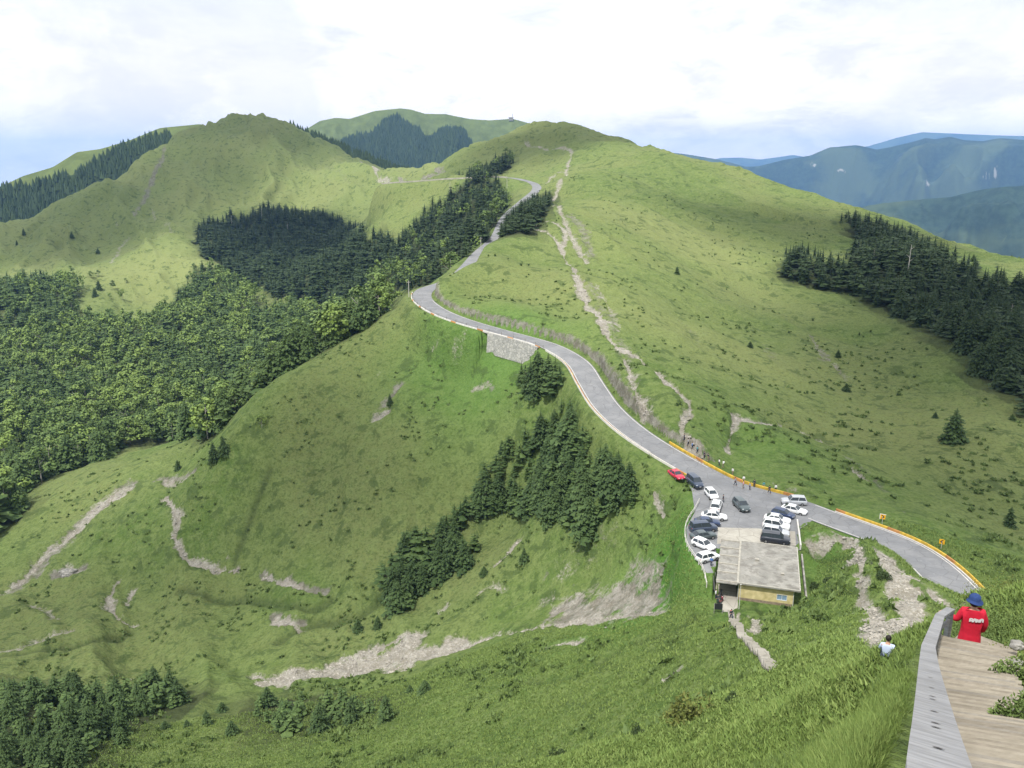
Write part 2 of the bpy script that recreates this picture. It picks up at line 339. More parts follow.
sb([(545,600),(590,592),(630,588),(662,592)], 1.6, .55); sb([(630,570),(650,565),(660,572)], 2.0, .7); sr([(640,575),(662,570)], 3, .8)
sr([(560,560),(590,545),(620,530)], 4, .45); sb([(560,575),(575,570)], 2, .5)
sb([(492,566),(505,555),(516,542)], [1.2,2.2,1.6], 1.0); sb([(478,592),(490,585),(505,588)], 1.2, .7); sb([(440,612),(446,603)], 1.0, .8)
sb([(545,648),(560,642),(580,640)], 1.2, .9); sb([(654,490),(660,505),(664,515)], [.5,1,.5], .8)
sb([(667,678),(671,674)], .7, .8)
# gullies at left
sb([(-5,595),(12,585),(28,573),(42,556),(58,545),(74,532),(88,520),(100,505),(115,495),(130,487)], [1.8,2.4,2.2,2.6,3,2.8,4,5.5,5,3], .9)
sr([(10,590),(60,545),(90,514),(130,485)], 5.5, .8)
sb([(165,497),(174,508),(178,520),(174,535),(180,548),(192,561),(212,566),(238,568)], [1.2,1.6,1.4,1.6,2,2.2,1.6,1.2], 1.0)
sr([(155,480),(180,478),(195,470)], 2.6, .8); sb([(165,480),(190,474)], 1.2, .8)
sb([(118,580),(110,595),(112,608),(122,620),(140,624)], [1.2,2.4,2.6,2,1.2], 1.0); sb([(132,590),(125,605)], 1.2,.8)
sb([(-5,652),(20,647),(40,640),(55,632),(70,630)], 1.6, .8); sb([(35,605),(48,610),(55,618)], 1.4, .7)
sr([(55,572),(68,572),(82,568)], 3.2, 1.0); sb([(66,565),(80,570)], 1.0, .7)
sr([(262,572),(280,580),(300,586),(325,590)], 2.0, .9); sb([(266,573),(284,582),(300,587)], 1.0, .9)
sr([(272,615),(288,620),(302,622)], 2.6, .9); sb([(276,620),(300,626)], 1.6, .8)
sb([(108,675),(130,677),(132,680)], 1.0, .6)
sr([(385,402),(394,392),(398,385)], 2.6, .9); sb([(378,416),(386,412)], 1.6, .9); sb([(474,388),(490,382)], 1.8, .7); sr([(486,382),(492,388)], 1.8, .6)
sb([(430,350),(436,345)], 1.2, .6); sb([(455,345),(462,340)], 1.4, .5); sb([(376,376),(380,372)], 1.2, .5)
# left hill
rk = dict(rmin=800)
sr([(165,143),(158,165),(150,185),(142,205),(135,215)], [6,9,10,8,6], .8, **rk); sb([(152,208),(156,220)], 3, .6, **rk)
sb([(128,238),(120,248),(112,262)], 4.5, .7, **rk); sb([(165,224),(172,232)], 4, .6, **rk); sb([(115,218),(118,228)], 3, .5, **rk)
sr([(325,165),(345,178),(360,185)], 8, .5, **rk); sb([(362,162),(376,170),(388,180)], [5,9,6], .9, **rk); sr([(425,176),(440,172),(400,178)], 8, .9, **rk); sr([(225,205),(260,215)], 5,.3, **rk)
M_rock = np.maximum(M_rock, np.clip((GZ-(RZ+.1))/.6, 0, 1)*(RD < HW+5)*(RR > 150)*np.clip(1.35-(RD-HW)/2.6, 0, 1)*(RR < 340)*(RS < 0)*.95)
# worn places lie a little lower than the turf round them
GZ = GZ-.55*ss(.2, .8, np.maximum(M_bare, M_rock*.7))*np.clip(RR/120, .3, 1.6)*(RD > HW+1.5)
# trench-like tracks in the grass (dark lines)
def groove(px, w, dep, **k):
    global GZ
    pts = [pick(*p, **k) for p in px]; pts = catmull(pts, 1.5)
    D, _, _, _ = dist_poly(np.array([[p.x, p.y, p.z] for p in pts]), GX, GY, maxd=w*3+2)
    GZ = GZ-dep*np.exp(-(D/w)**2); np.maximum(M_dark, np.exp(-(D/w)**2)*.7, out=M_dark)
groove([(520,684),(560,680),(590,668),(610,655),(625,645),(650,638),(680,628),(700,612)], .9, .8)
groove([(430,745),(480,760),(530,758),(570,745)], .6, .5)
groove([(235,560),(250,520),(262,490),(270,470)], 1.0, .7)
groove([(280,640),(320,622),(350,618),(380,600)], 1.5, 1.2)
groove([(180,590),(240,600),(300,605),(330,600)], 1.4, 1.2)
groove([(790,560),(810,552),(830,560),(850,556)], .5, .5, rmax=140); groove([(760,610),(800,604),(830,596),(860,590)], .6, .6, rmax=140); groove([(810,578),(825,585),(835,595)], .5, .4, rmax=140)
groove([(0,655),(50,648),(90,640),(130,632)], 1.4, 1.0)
GZ = np.where((AA > .3)&(RR < 20), GZ, GZ)
GE2 = GZ/RR
# ------------------------------------------------------------------ helpers
def tag(o, label=None, cat=None, group=None, kind=None):
    if label: o['label'] = label
    if cat: o['category'] = cat
    if group: o['group'] = group
    if kind: o['kind'] = kind
    return o
def link(o, parent=None):
    C.objects.link(o)
    if parent: o.parent = parent
    return o
def mesh_np(name, V, faces, mats=(), smooth=True, mi=None, attrs=None):
    """V (n,3); faces: array (m,k) of equal-size faces"""
    me = bpy.data.meshes.new(name)
    V = np.asarray(V, np.float32); Fa = np.asarray(faces, np.int32); m, k = Fa.shape
    me.vertices.add(len(V)); me.vertices.foreach_set('co', V.ravel())
    me.loops.add(m*k); me.loops.foreach_set('vertex_index', Fa.ravel())
    me.polygons.add(m); me.polygons.foreach_set('loop_start', np.arange(0, m*k, k, dtype=np.int32)); me.polygons.foreach_set('loop_total', np.full(m, k, np.int32))
    if smooth: me.polygons.foreach_set('use_smooth', np.ones(m, bool))
    if mi is not None: me.polygons.foreach_set('material_index', np.asarray(mi, np.int32))
    for mt in mats: me.materials.append(mt)
    if attrs:
        for an, (dom, arr) in attrs.items():
            arr = np.asarray(arr, np.float32)
            if arr.ndim == 1: a = me.attributes.new(an, 'FLOAT', dom); a.data.foreach_set('value', arr)
            else: a = me.attributes.new(an, 'FLOAT_COLOR', dom); a.data.foreach_set('color', arr.ravel())
    me.update(calc_edges=True)
    return me
class MB:
    """collects polygons and links them as ONE mesh object"""
    def __init__(s): s.v = []; s.f = []; s.m = []
    def poly(s, pts, m=0):
        b = len(s.v); s.v += [tuple(p) for p in pts]; s.f.append(tuple(range(b, b+len(pts)))); s.m.append(m)
    def add(s, vs, fs, m=0, M_=None):
        b = len(s.v); s.v += [tuple((M_@Vector(p)) if M_ else p) for p in vs]; s.f += [tuple(i+b for i in f) for f in fs]; s.m += [m]*len(fs)
    def box(s, c, d, rz=0, m=0, M_=None):
        x, y, z = d[0]/2, d[1]/2, d[2]/2; R = Matrix.Rotation(rz, 4, 'Z')
        vs = [R@Vector(p)+Vector(c) for p in [(-x,-y,-z),(x,-y,-z),(x,y,-z),(-x,y,-z),(-x,-y,z),(x,-y,z),(x,y,z),(-x,y,z)]]
        s.add(vs, [(0,3,2,1),(4,5,6,7),(0,1,5,4),(1,2,6,5),(2,3,7,6),(3,0,4,7)], m, M_)
    def beam(s, a, b, w, h, m=0, up=(0,0,1)):
        a = Vector(a); b = Vector(b); d = (b-a).normalized(); up = Vector(up); x = d.cross(up)
        if x.length < 1e-4: x = d.cross(Vector((1,0,0)))
        x.normalize(); z = x.cross(d); x *= w/2; z *= h/2
        vs = [a-x-z, a+x-z, a+x+z, a-x+z, b-x-z, b+x-z, b+x+z, b-x+z]
        s.add(vs, [(0,1,2,3),(7,6,5,4),(0,4,5,1),(1,5,6,2),(2,6,7,3),(3,7,4,0)], m)
    def tube(s, a, b, r0, r1, n=8, m=0):
        a = Vector(a); b = Vector(b); d = (b-a).normalized(); x = d.orthogonal().normalized(); y = d.cross(x)
        vs = [a+(x*math.cos(t)+y*math.sin(t))*r0 for t in [2*PI*i/n for i in range(n)]]+[b+(x*math.cos(t)+y*math.sin(t))*r1 for t in [2*PI*i/n for i in range(n)]]
        s.add(vs, [(i,(i+1)%n,n+(i+1)%n,n+i) for i in range(n)]+[tuple(range(n-1,-1,-1)), tuple(range(n,2*n))], m)
    def ell(s, c, r, m=0, n=10, k=6, M_=None):
        vs = []; fs = []
        for j in range(1, k):
            ph = PI*j/k
            for i in range(n): t = 2*PI*i/n; vs.append((c[0]+r[0]*math.sin(ph)*math.cos(t), c[1]+r[1]*math.sin(ph)*math.sin(t), c[2]+r[2]*math.cos(ph)))
        top = len(vs); vs += [(c[0], c[1], c[2]+r[2]), (c[0], c[1], c[2]-r[2])]
        for j in range(k-2):
            for i in range(n): fs.append((j*n+i, (j+1)*n+i, (j+1)*n+(i+1)%n, j*n+(i+1)%n))
        for i in range(n): fs.append((top, i, (i+1)%n)); fs.append((top+1, (k-2)*n+(i+1)%n, (k-2)*n+i))
        s.add(vs, fs, m, M_)
    def mesh(s, name, mats, smooth=False):
        me = bpy.data.meshes.new(name); me.from_pydata(s.v, [], s.f); me.update()
        for mt in (mats if isinstance(mats, (list, tuple)) else [mats]): me.materials.append(mt)
        me.polygons.foreach_set('material_index', s.m)
        if smooth: me.polygons.foreach_set('use_smooth', [True]*len(s.f))
        return me
    def build(s, name, mats, parent=None, smooth=False, bevel=0):
        o = bpy.data.objects.new(name, s.mesh(name, mats, smooth)); link(o, parent)
        if bevel:
            b = o.modifiers.new('bevel', 'BEVEL'); b.width = bevel; b.segments = 2; b.limit_method = 'ANGLE'
        return o
def empty(name, loc, rz=0, label=None, cat=None, group=None):
    o = bpy.data.objects.new(name, None); o.empty_display_size = .5; link(o); o.location = loc; o.rotation_euler = (0, 0, rz)
    return tag(o, label, cat, group)
def copy_tree(o, parent=None):
    c = o.copy(); C.objects.link(c)
    if parent: c.parent = parent
    for ch in [x for x in KIDS.get(o.name, [])]:
        copy_tree(ch, c)
    return c
KIDS = {}
def remember(root):
    """note a finished thing's children so that copies can be made without scanning the file"""
    for o in list(C.objects):
        if o.parent is not None: 
            p = o.parent
            while p.parent is not None: p = p.parent
            if p == root: KIDS.setdefault(o.parent.name, []); 
            if p == root and o not in KIDS[o.parent.name]: KIDS[o.parent.name].append(o)
# ------------------------------------------------------------------ materials
def nt(name):
    m = bpy.data.materials.new(name); m.use_nodes = True; t = m.node_tree; b = t.nodes['Principled BSDF']
    return m, t, b
def N(t, typ, **kw):
    n = t.nodes.new(typ)
    for k, v in kw.items():
        if k.startswith('i_'): n.inputs[k[2:].replace('_', ' ')].default_value = v
        else: setattr(n, k, v)
    return n
def mat(name, col, rough=.7, metal=0, var=.12, scale=3.0, bump=0, spec=.3, var2=None, coat=0):
    m, t, b = nt(name); L = t.links
    tc = N(t, 'ShaderNodeTexCoord'); no = N(t, 'ShaderNodeTexNoise'); no.inputs['Scale'].default_value = scale; no.inputs['Detail'].default_value = 6
    L.new(tc.outputs['Object'], no.inputs['Vector'])
    cr = N(t, 'ShaderNodeValToRGB'); e = cr.color_ramp.elements
    e[0].position = .3; e[1].position = .7
    lo = tuple(c*(1-var) for c in col[:3])+(1,); hi = tuple(min(1, c*(1+var)) for c in (var2 or col)[:3])+(1,)
    e[0].color = lo; e[1].color = hi
    L.new(no.outputs['Fac'], cr.inputs['Fac']); L.new(cr.outputs['Color'], b.inputs['Base Color'])
    b.inputs['Roughness'].default_value = rough; b.inputs['Metallic'].default_value = metal; b.inputs['Specular IOR Level'].default_value = spec
    if coat: b.inputs['Coat Weight'].default_value = coat; b.inputs['Coat Roughness'].default_value = .08
    if bump:
        bp = N(t, 'ShaderNodeBump'); bp.inputs['Strength'].default_value = bump; bp.inputs['Distance'].default_value = .05
        L.new(no.outputs['Fac'], bp.inputs['Height']); L.new(bp.outputs['Normal'], b.inputs['Normal'])
    return m
class G:
    """tiny node-graph helper"""
    def __init__(s, t): s.t = t; s.L = t.links
    def noise(s, vec, scale, detail=4, rough=.55, dist=0, dim='3D'):
        n = s.t.nodes.new('ShaderNodeTexNoise'); n.noise_dimensions = dim; n.inputs['Scale'].default_value = scale; n.inputs['Detail'].default_value = detail; n.inputs['Roughness'].default_value = rough; n.inputs['Distortion'].default_value = dist
        s.L.new(vec, n.inputs['Vector']); return n.outputs['Fac']
    def voro(s, vec, scale, feature='F1'):
        n = s.t.nodes.new('ShaderNodeTexVoronoi'); n.feature = feature; n.inputs['Scale'].default_value = scale; s.L.new(vec, n.inputs['Vector']); return n
    def math(s, op, a, b=None, c=None, clamp=False):
        n = s.t.nodes.new('ShaderNodeMath'); n.operation = op; n.use_clamp = clamp
        for i, x in enumerate((a, b, c)):
            if x is None: continue
            if isinstance(x, (int, float)): n.inputs[i].default_value = x
            else: s.L.new(x, n.inputs[i])
        return n.outputs[0]
    def ramp(s, x, a, b, lo=0, hi=1):
        n = s.t.nodes.new('ShaderNodeMapRange'); n.interpolation_type = 'SMOOTHSTEP'
        s.L.new(x, n.inputs[0]); n.inputs[1].default_value = a; n.inputs[2].default_value = b; n.inputs[3].default_value = lo; n.inputs[4].default_value = hi; return n.outputs[0]
    def mix(s, f, a, b, mode='MIX'):
        n = s.t.nodes.new('ShaderNodeMix'); n.data_type = 'RGBA'; n.blend_type = mode
        if isinstance(f, (int, float)): n.inputs[0].default_value = f
        else: s.L.new(f, n.inputs[0])
        for k, x in ((6, a), (7, b)):
            if isinstance(x, tuple): n.inputs[k].default_value = (*x[:3], 1)
            else: s.L.new(x, n.inputs[k])
        return n.outputs[2]
    def attr(s, name, out='Fac'):
        n = s.t.nodes.new('ShaderNodeAttribute'); n.attribute_name = name; return n.outputs[out]
    def scalev(s, vec, sc):
        n = s.t.nodes.new('ShaderNodeMapping'); n.inputs['Scale'].default_value = sc; s.L.new(vec, n.inputs['Vector']); return n.outputs[0]
def ground_mat():
    m, t, b = nt('mountain_grass'); g = G(t); geo = t.nodes.new('ShaderNodeNewGeometry'); P_ = geo.outputs['Position']
    n_big = g.noise(P_, .012, 4, .55); n_mid = g.noise(P_, .06, 5, .6); n_s = g.noise(P_, .35, 5, .65); n_f = g.noise(P_, 1.6, 5, .7); n_ff = g.noise(P_, 7, 3, .7)
    c = g.mix(g.ramp(n_mid, .35, .68), GRASS_A, GRASS_B)
    c = g.mix(g.ramp(n_big, .42, .60, 0, .9), c, GRASS_C)
    c = g.mix(g.ramp(n_s, .42, .62, .0, .7), c, GRASS_D); n_1 = g.noise(P_, .8, 5, .7, .3); c = g.mix(g.ramp(n_1, .36, .5, .5, 0), c, GRASS_DK); c = g.mix(g.ramp(n_1, .54, .68, 0, .3), c, GRASS_LT)
    tone = g.attr('tone')
    c = g.mix(tone, c, GRASS_DRY_SUNLIT)  # paler dry tone, also carrying the painted sunlit patches
    c = g.mix(g.attr('lush'), c, GRASS_LUSH)
    # tussock speckle, soft
    sp = g.math('ADD', g.math('MULTIPLY', n_f, .6), g.math('MULTIPLY', n_ff, .4))
    c = g.mix(g.ramp(sp, .36, .5, .55, 0), c, GRASS_DK)
    c = g.mix(g.ramp(sp, .52, .66, 0, .35), c, GRASS_LT)
    # scattered low scrub
    n_b = g.noise(P_, .16, 6, .72, .4)
    c = g.mix(g.ramp(n_b, .54, .60, 0, .6), c, SCRUB)
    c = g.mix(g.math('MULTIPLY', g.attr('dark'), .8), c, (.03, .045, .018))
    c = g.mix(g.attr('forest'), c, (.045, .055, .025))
    rag = g.math('ADD', g.math('MULTIPLY', g.noise(P_, .40, 7, .8, .6), .65), g.math('MULTIPLY', n_f, .35))
    # rock
    rk = g.math('ADD', g.attr('rock'), g.math('MULTIPLY', g.math('SUBTRACT', rag, .5), 2.4))
    v = g.voro(P_, .9); rc = g.mix(g.ramp(n_s, .35, .65), (.155, .142, .12), (.33, .315, .28)); rc = g.mix(g.ramp(n_ff, .4, .6, 0, .6), rc, (.10, .085, .07))
    c = g.mix(g.ramp(rk, .45, .90, 0, .9), c, rc)
    # bare stony earth
    br = g.math('ADD', g.attr('bare'), g.math('MULTIPLY', g.math('SUBTRACT', rag, .5), 3.0))
    bc = g.mix(g.ramp(n_s, .35, .65), (.27, .25, .21), (.41, .39, .35)); v2 = g.voro(P_, 2.6)
    bc = g.mix(g.ramp(v2.outputs['Distance'], .3, .75, 0, .5), bc, (.22, .19, .15)); bc = g.mix(g.ramp(n_ff, .58, .7, 0, .6), bc, (.2, .17, .13))
    c = g.mix(g.ramp(br, .38, .92, 0, .95), c, bc)
    t.links.new(c, b.inputs['Base Color']); b.inputs['Roughness'].default_value = .95; b.inputs['Specular IOR Level'].default_value = .1
    h = g.math('ADD', g.math('MULTIPLY', n_f, .8), g.math('ADD', g.math('MULTIPLY', n_ff, .25), g.math('MULTIPLY', n_s, 1.6)))
    h = g.math('ADD', h, g.math('MULTIPLY', n_b, 1.8))
    bp = t.nodes.new('ShaderNodeBump'); bp.inputs['Strength'].default_value = .9; bp.inputs['Distance'].default_value = .55
    t.links.new(h, bp.inputs['Height']); t.links.new(bp.outputs['Normal'], b.inputs['Normal'])
    return m
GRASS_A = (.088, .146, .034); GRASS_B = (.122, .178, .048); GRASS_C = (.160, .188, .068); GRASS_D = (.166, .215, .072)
GRASS_DRY_SUNLIT = (.26, .285, .11); GRASS_LUSH = (.082, .205, .032); GRASS_DK = (.050, .084, .022); GRASS_LT = (.205, .260, .090); SCRUB = (.052, .084, .026)
# ------------------------------------------------------------------ terrain object
tone = np.zeros(GX.shape); lush = np.zeros(GX.shape)
def blob(A, px, rad, s, **k):
    p = pick(*px, **k); np.maximum(A, s*np.exp(-((GX-p.x)**2+(GY-p.y)**2)/rad**2), out=A)
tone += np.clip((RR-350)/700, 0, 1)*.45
for px, rad, s in [((640,300),60,.4),((700,250),90,.5),((740,360),40,.35),((600,250),50,.4),((900,440),40,.3),((180,270),120,.7),((600,600),14,.3)]: blob(tone, px, rad, s)  # paler grass; on both hills it stands in for patches of sunlight
for px, rad, s in [((680,540),16,.9),((670,580),14,.8),((500,350),22,.6),((760,440),14,.3),((440,335),20,.4),((830,560),15,.35),((640,580),12,.5)]: blob(lush, px, rad, s, rmax=400)
M_GROUND = ground_mat()
idx = np.arange(NR*NA).reshape(NR, NA)
faces = np.stack([idx[:-1, :-1].ravel(), idx[:-1, 1:].ravel(), idx[1:, 1:].ravel(), idx[1:, :-1].ravel()], 1)
faces = faces[:, ::-1]
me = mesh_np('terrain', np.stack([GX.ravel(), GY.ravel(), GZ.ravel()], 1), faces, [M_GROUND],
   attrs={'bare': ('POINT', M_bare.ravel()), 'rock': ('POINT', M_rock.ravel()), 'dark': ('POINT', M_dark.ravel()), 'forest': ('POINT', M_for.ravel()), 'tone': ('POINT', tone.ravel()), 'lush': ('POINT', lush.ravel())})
terrain = link(bpy.data.objects.new('terrain', me)); tag(terrain, kind='structure')
# ------------------------------------------------------------------ far ranges, each a height field of its own at its own distance
def far_mat(name, forest, meadow, scar):
    m, t, b = nt(name); g = G(t); geo = t.nodes.new('ShaderNodeNewGeometry'); P_ = geo.outputs['Position']
    n1 = g.noise(P_, .004, 6, .6); n2 = g.noise(P_, .03, 5, .7); n3 = g.noise(P_, .0011, 6, .62, .6)
    c = g.mix(g.ramp(n2, .35, .65), tuple(x*.7 for x in forest), tuple(x*1.3 for x in forest)); c = g.mix(g.ramp(n3, .46, .60, 0, .75), c, tuple(a_*.45+f_*.6 for a_, f_ in zip(meadow, forest)))
    md = g.mix(g.ramp(n2, .3, .7), tuple(x*.8 for x in meadow), tuple(x*1.15 for x in meadow))
    k = g.math('ADD', g.attr('meadow'), g.math('MULTIPLY', g.math('SUBTRACT', n1, .5), .9))
    c = g.mix(g.ramp(k, .42, .56), c, md)
    k = g.math('ADD', g.attr('scar'), g.math('MULTIPLY', g.math('SUBTRACT', g.noise(g.scalev(P_, (1, 1, .35)), .012, 6, .75), .5), 3.2))
    c = g.mix(g.ramp(k, .62, .95, 0, .85), c, scar)
    t.links.new(c, b.inputs['Base Color']); b.inputs['Roughness'].default_value = 1; b.inputs['Specular IOR Level'].default_value = .05
    return m
FARM = {}
def ridge(name, crest, r, front, back, slope, mtl, rough, nscale, seed, meadow=None, scars=(), step=.14, nrow=130, spur=1.0, curve=0.0):
    """crest: pixels of the skyline; the range falls away to `front` metres before it and `back` behind it"""
    az = []; ee = []
    for u, v in crest:
        a, e = aze(u, v); az.append(a); ee.append(e)
    az = np.array(az); ee = np.array(ee); A = np.arange(az[0], az[-1], math.radians(step))
    E = np.interp(A, az, ee); k = np.array([.25, .5, .25]); E = np.convolve(np.pad(E, 1, 'edge'), k, 'valid')
    s = np.concatenate([-(np.linspace(1, 0, nrow)**1.25)*front, np.linspace(0, back, 16)[1:]])
    rc = r*(1+curve*np.sin(A*9+seed))
    R_ = rc[None]+s[:, None]; Ag = A[None]*np.ones(len(s))[:, None]
    X, Y = R_*np.sin(Ag), R_*np.cos(Ag)
    zc = (E*rc)[None]
    fall = np.abs(s)[:, None]
    # spurs run down from the crest
    rd = ridged(X/nscale+seed, Y/nscale*.8, 5, seed)
    Zt = zc-slope*fall*(1-.0*rd) + (rd-1.1)*rough*np.clip(fall/(nscale*.8), 0, 1)*spur + (ridged(X/(nscale*.36)+seed, Y/(nscale*.45), 4, seed+9)-1)*rough*.34*np.clip(fall/(nscale*.3), 0, 1) + fbm(X/(nscale*.2), Y/(nscale*.2), 3, seed+3)*rough*.12*np.clip(fall/60, .15, 1)
    Zt = np.where(fall > 0, np.minimum(Zt, zc-.16*fall), Zt)
    n, m = Zt.shape; ii = np.arange(n*m).reshape(n, m)
    fa = np.stack([ii[:-1, :-1].ravel(), ii[1:, :-1].ravel(), ii[1:, 1:].ravel(), ii[:-1, 1:].ravel()], 1)[:, ::-1]
    e_ = Zt/R_; U = 512+F*X/(Y*CP-Zt*SP); V_ = 384-F*(Y*SP+Zt*CP)/(Y*CP-Zt*SP)
    me_ = np.zeros(Zt.shape) if meadow is None else meadow(U, V_, Zt, fall)
    sc_ = np.zeros(Zt.shape)
    for (u, v, w, h) in scars: np.maximum(sc_, np.exp(-((U-u)/w)**2-((V_-v)/h)**2), out=sc_)
    ms = mesh_np(name, np.stack([X.ravel(), Y.ravel(), Zt.ravel()], 1), fa, [mtl], attrs={'meadow': ('POINT', me_.ravel()), 'scar': ('POINT', sc_.ravel())})
    o = link(bpy.data.objects.new(name, ms)); tag(o, kind='structure')
    return X, Y, Zt, U, V_, me_
M_FAR = far_mat('distant_slopes', (.030, .050, .034), (.13, .16, .06), (.36, .34, .31))
M_FAR2 = far_mat('ridge_meadow', (.03, .045, .02), (.105, .135, .045), (.3, .27, .22))
def below(line):   # true where a pixel lies below a pixel line
    lu = [p[0] for p in line]; lv = [p[1] for p in line]
    return lambda U, V_: np.clip((V_-np.interp(U, lu, lv))/1.5+.5, 0, 1)
H_BL = ridge('hill', [(-160,250),(-60,205),(-20,192),(0,187),(23,176),(53,167),(77,152),(100,149),(128,141),(160,128),(200,124),(260,140)], 1950, 700, 300, .42, M_FAR2, 14, 160, 3,
      meadow=lambda U, V_, Z, f: 1-below([(-200,260),(0,191),(38,186),(83,171),(117,150),(153,138),(200,132)])(U, V_), step=.1, nrow=90)
H_BR = ridge('hill', [(250,128),(290,128),(300,133),(325,143),(345,150),(363,158),(385,167),(401,173),(440,180),(500,190)], 1650, 260, 300, .55, M_FAR2, 8, 120, 5, step=.1, nrow=50)
H_BM = ridge('mountains', [(240,150),(290,139),(305,130),(320,121),(335,118),(350,119),(375,111),(400,108.5),(412,110),(425,114),(445,114),(470,119),(490,120.5),(512,118.5),(525,122),(560,133),(620,150)], 3300, 1500, 700, .42, M_FAR2, 120, 420, 9,
      meadow=lambda U, V_, Z, f: 1-np.clip(below([(240,160),(300,158),(355,139),(372,136),(385,122),(397,118),(405,126),(415,128),(423,139),(432,140),(440,134),(452,131),(463,132),(468,140),(474,150),(480,170),(520,200)])(U, V_)
         *(1-np.clip((U-432)/4, 0, 1)*0), 0, 1), step=.06, nrow=150)
ridge('mountains', [(600,168),(640,158),(660,152),(683,155),(716,160),(745,167),(760,166),(785,160),(810,157),(830,148),(856,146),(876,150),(892,147),(916,141),(926,138),(935,140),(950,138),(965,141),(983,142),(1000,139),(1024,140),(1100,138),(1250,150)], 8200, 5200, 1500, .36, M_FAR, 900, 1900, 21,
      meadow=lambda U, V_, Z, f: .38*np.exp(-((U-940)/60)**2-((V_-185)/18)**2)+.22*np.exp(-((U-850)/40)**2-((V_-158)/9)**2), scars=[(928,183,2.6,6),(812,165,7,4.5),(986,176,7,4.5),(996,172,3.5,6),(780,186,3.5,5),(840,170,6,3)], step=.07, nrow=170)
ridge('mountains', [(690,166),(720,158),(740,157.5),(760,159.5),(793,155),(806,157),(850,150),(870,146),(896,138),(923,132),(960,134),(1024,136),(1150,150)], 17000, 5000, 3000, .3, M_FAR, 500, 3000, 31, step=.1, nrow=60)
ridge('mountains', [(820,225),(868,206),(885,203),(916,200),(950,197),(983,190),(1024,185),(1120,176),(1250,172)], 4300, 2300, 900, .40, M_FAR, 330, 800, 41,
      meadow=lambda U, V_, Z, f: .55*np.exp(-((U-1000)/60)**2-((V_-240)/14)**2), step=.07, nrow=110)
# valley floor far below, out to the horizon
bm_ = MB(); 
rr_ = [1800, 5000, 12000, 26000]; zz_ = [-900, -1500, -2000, -2200]; aa_ = [math.radians(x) for x in range(-60, 61, 6)]
vs = [(r*math.sin(a), r*math.cos(a), z) for r, z in zip(rr_, zz_) for a in aa_]; na = len(aa_)
bm_.add(vs, [(i*na+j, i*na+j+1, (i+1)*na+j+1, (i+1)*na+j) for i in range(3) for j in range(na-1)])
tag(bm_.build('land', M_FAR), kind='structure')
# ------------------------------------------------------------------ road, lot, path sheets
def strip(name, pts, offs, zs, m):
    P3 = np.array([[p.x, p.y, p.z] for p in pts]); T = np.gradient(P3[:, :2], axis=0); T /= np.linalg.norm(T, axis=1)[:, None]+1e-9
    Nn = np.stack([T[:, 1], -T[:, 0]], 1)          # to the right of travel
    k = len(offs); V = []
    for o, z in zip(offs, zs):
        o_ = np.asarray(o) if hasattr(o, '__len__') else o
        V.append(np.concatenate([P3[:, :2]+Nn*(o_[:, None] if hasattr(o, '__len__') else o_), (P3[:, 2]+z)[:, None]], 1))
    V = np.stack(V, 1).reshape(-1, 3); n = len(P3); ii = np.arange(n*k).reshape(n, k)
    fa = np.stack([ii[:-1, :-1].ravel(), ii[:-1, 1:].ravel(), ii[1:, 1:].ravel(), ii[1:, :-1].ravel()], 1)
    return mesh_np(name, V, fa, [m])
def asphalt(name='worn_asphalt', a=(.20, .205, .215), b_=(.25, .253, .26)):
    m, t, b = nt(name); g = G(t); geo = t.nodes.new('ShaderNodeNewGeometry'); P_ = geo.outputs['Position']
    c = g.mix(g.ramp(g.noise(P_, .22, 5, .6), .35, .65), a, b_)
    c = g.mix(g.ramp(g.noise(P_, 2.2, 6, .7), .35, .8, 0, .35), c, tuple(x*.7 for x in a))
    c = g.mix(g.ramp(g.noise(P_, .9, 6, .7), .60, .68, 0, .4), c, tuple(x*1.35 for x in b_)); c = g.mix(g.ramp(g.noise(P_, .12, 3, .5), .52, .56, 0, .3), c, tuple(x*.72 for x in a)); c = g.mix(g.ramp(g.voro(P_, .35, 'DISTANCE_TO_EDGE').outputs['Distance'], .0, .035, .45, 0), c, tuple(x*.5 for x in a))
    t.links.new(c, b.inputs['Base Color']); b.inputs['Roughness'].default_value = .9; b.inputs['Specular IOR Level'].default_value = .2; return m
M_ASPH = asphalt(); M_CONC = asphalt('weathered_concrete', (.33, .31, .27), (.43, .41, .36)); M_LINE = mat('road_paint', (.62, .6, .56), .8, var=.2, scale=2)
M_YEL = mat('yellow_paint', (.56, .37, .05), .75, var=.3, scale=1.2); M_ORG = mat('orange_paint', (.46, .22, .07), .75, var=.3, scale=.7); M_WHT = mat('white_wall_paint', (.58, .56, .52), .8, var=.15, scale=1)
M_STONE = mat('grey_stone', (.27, .26, .24), .9, var=.45, scale=1.6, bump=.6)
def ridx(u, v): return int(np.argmin([abs(proj(*p)[0]-u)+abs(proj(*p)[1]-v) for p in RX]))
road = link(bpy.data.objects.new('road', strip('road', ROAD, [-3.5, -1.8, 0, 1.8, 3.5], [.0, .02, .03, .02, .0], M_ASPH))); tag(road, kind='structure')
iA, iB = ridx(972, 600), ridx(835, 520)
for k_, (i0, i1, off) in enumerate([(0, ridx(822,515), -3.15), (0, ridx(800,506), 3.15), (ridx(700,472), ridx(424,301), 3.1), (ridx(660,449), ridx(430,305), -3.15)]):
    tag(link(bpy.data.objects.new('road_line', strip('road_line', ROAD[i0:i1+1], [off-.07, off+.07], [.012, .012], M_LINE))), kind='structure')
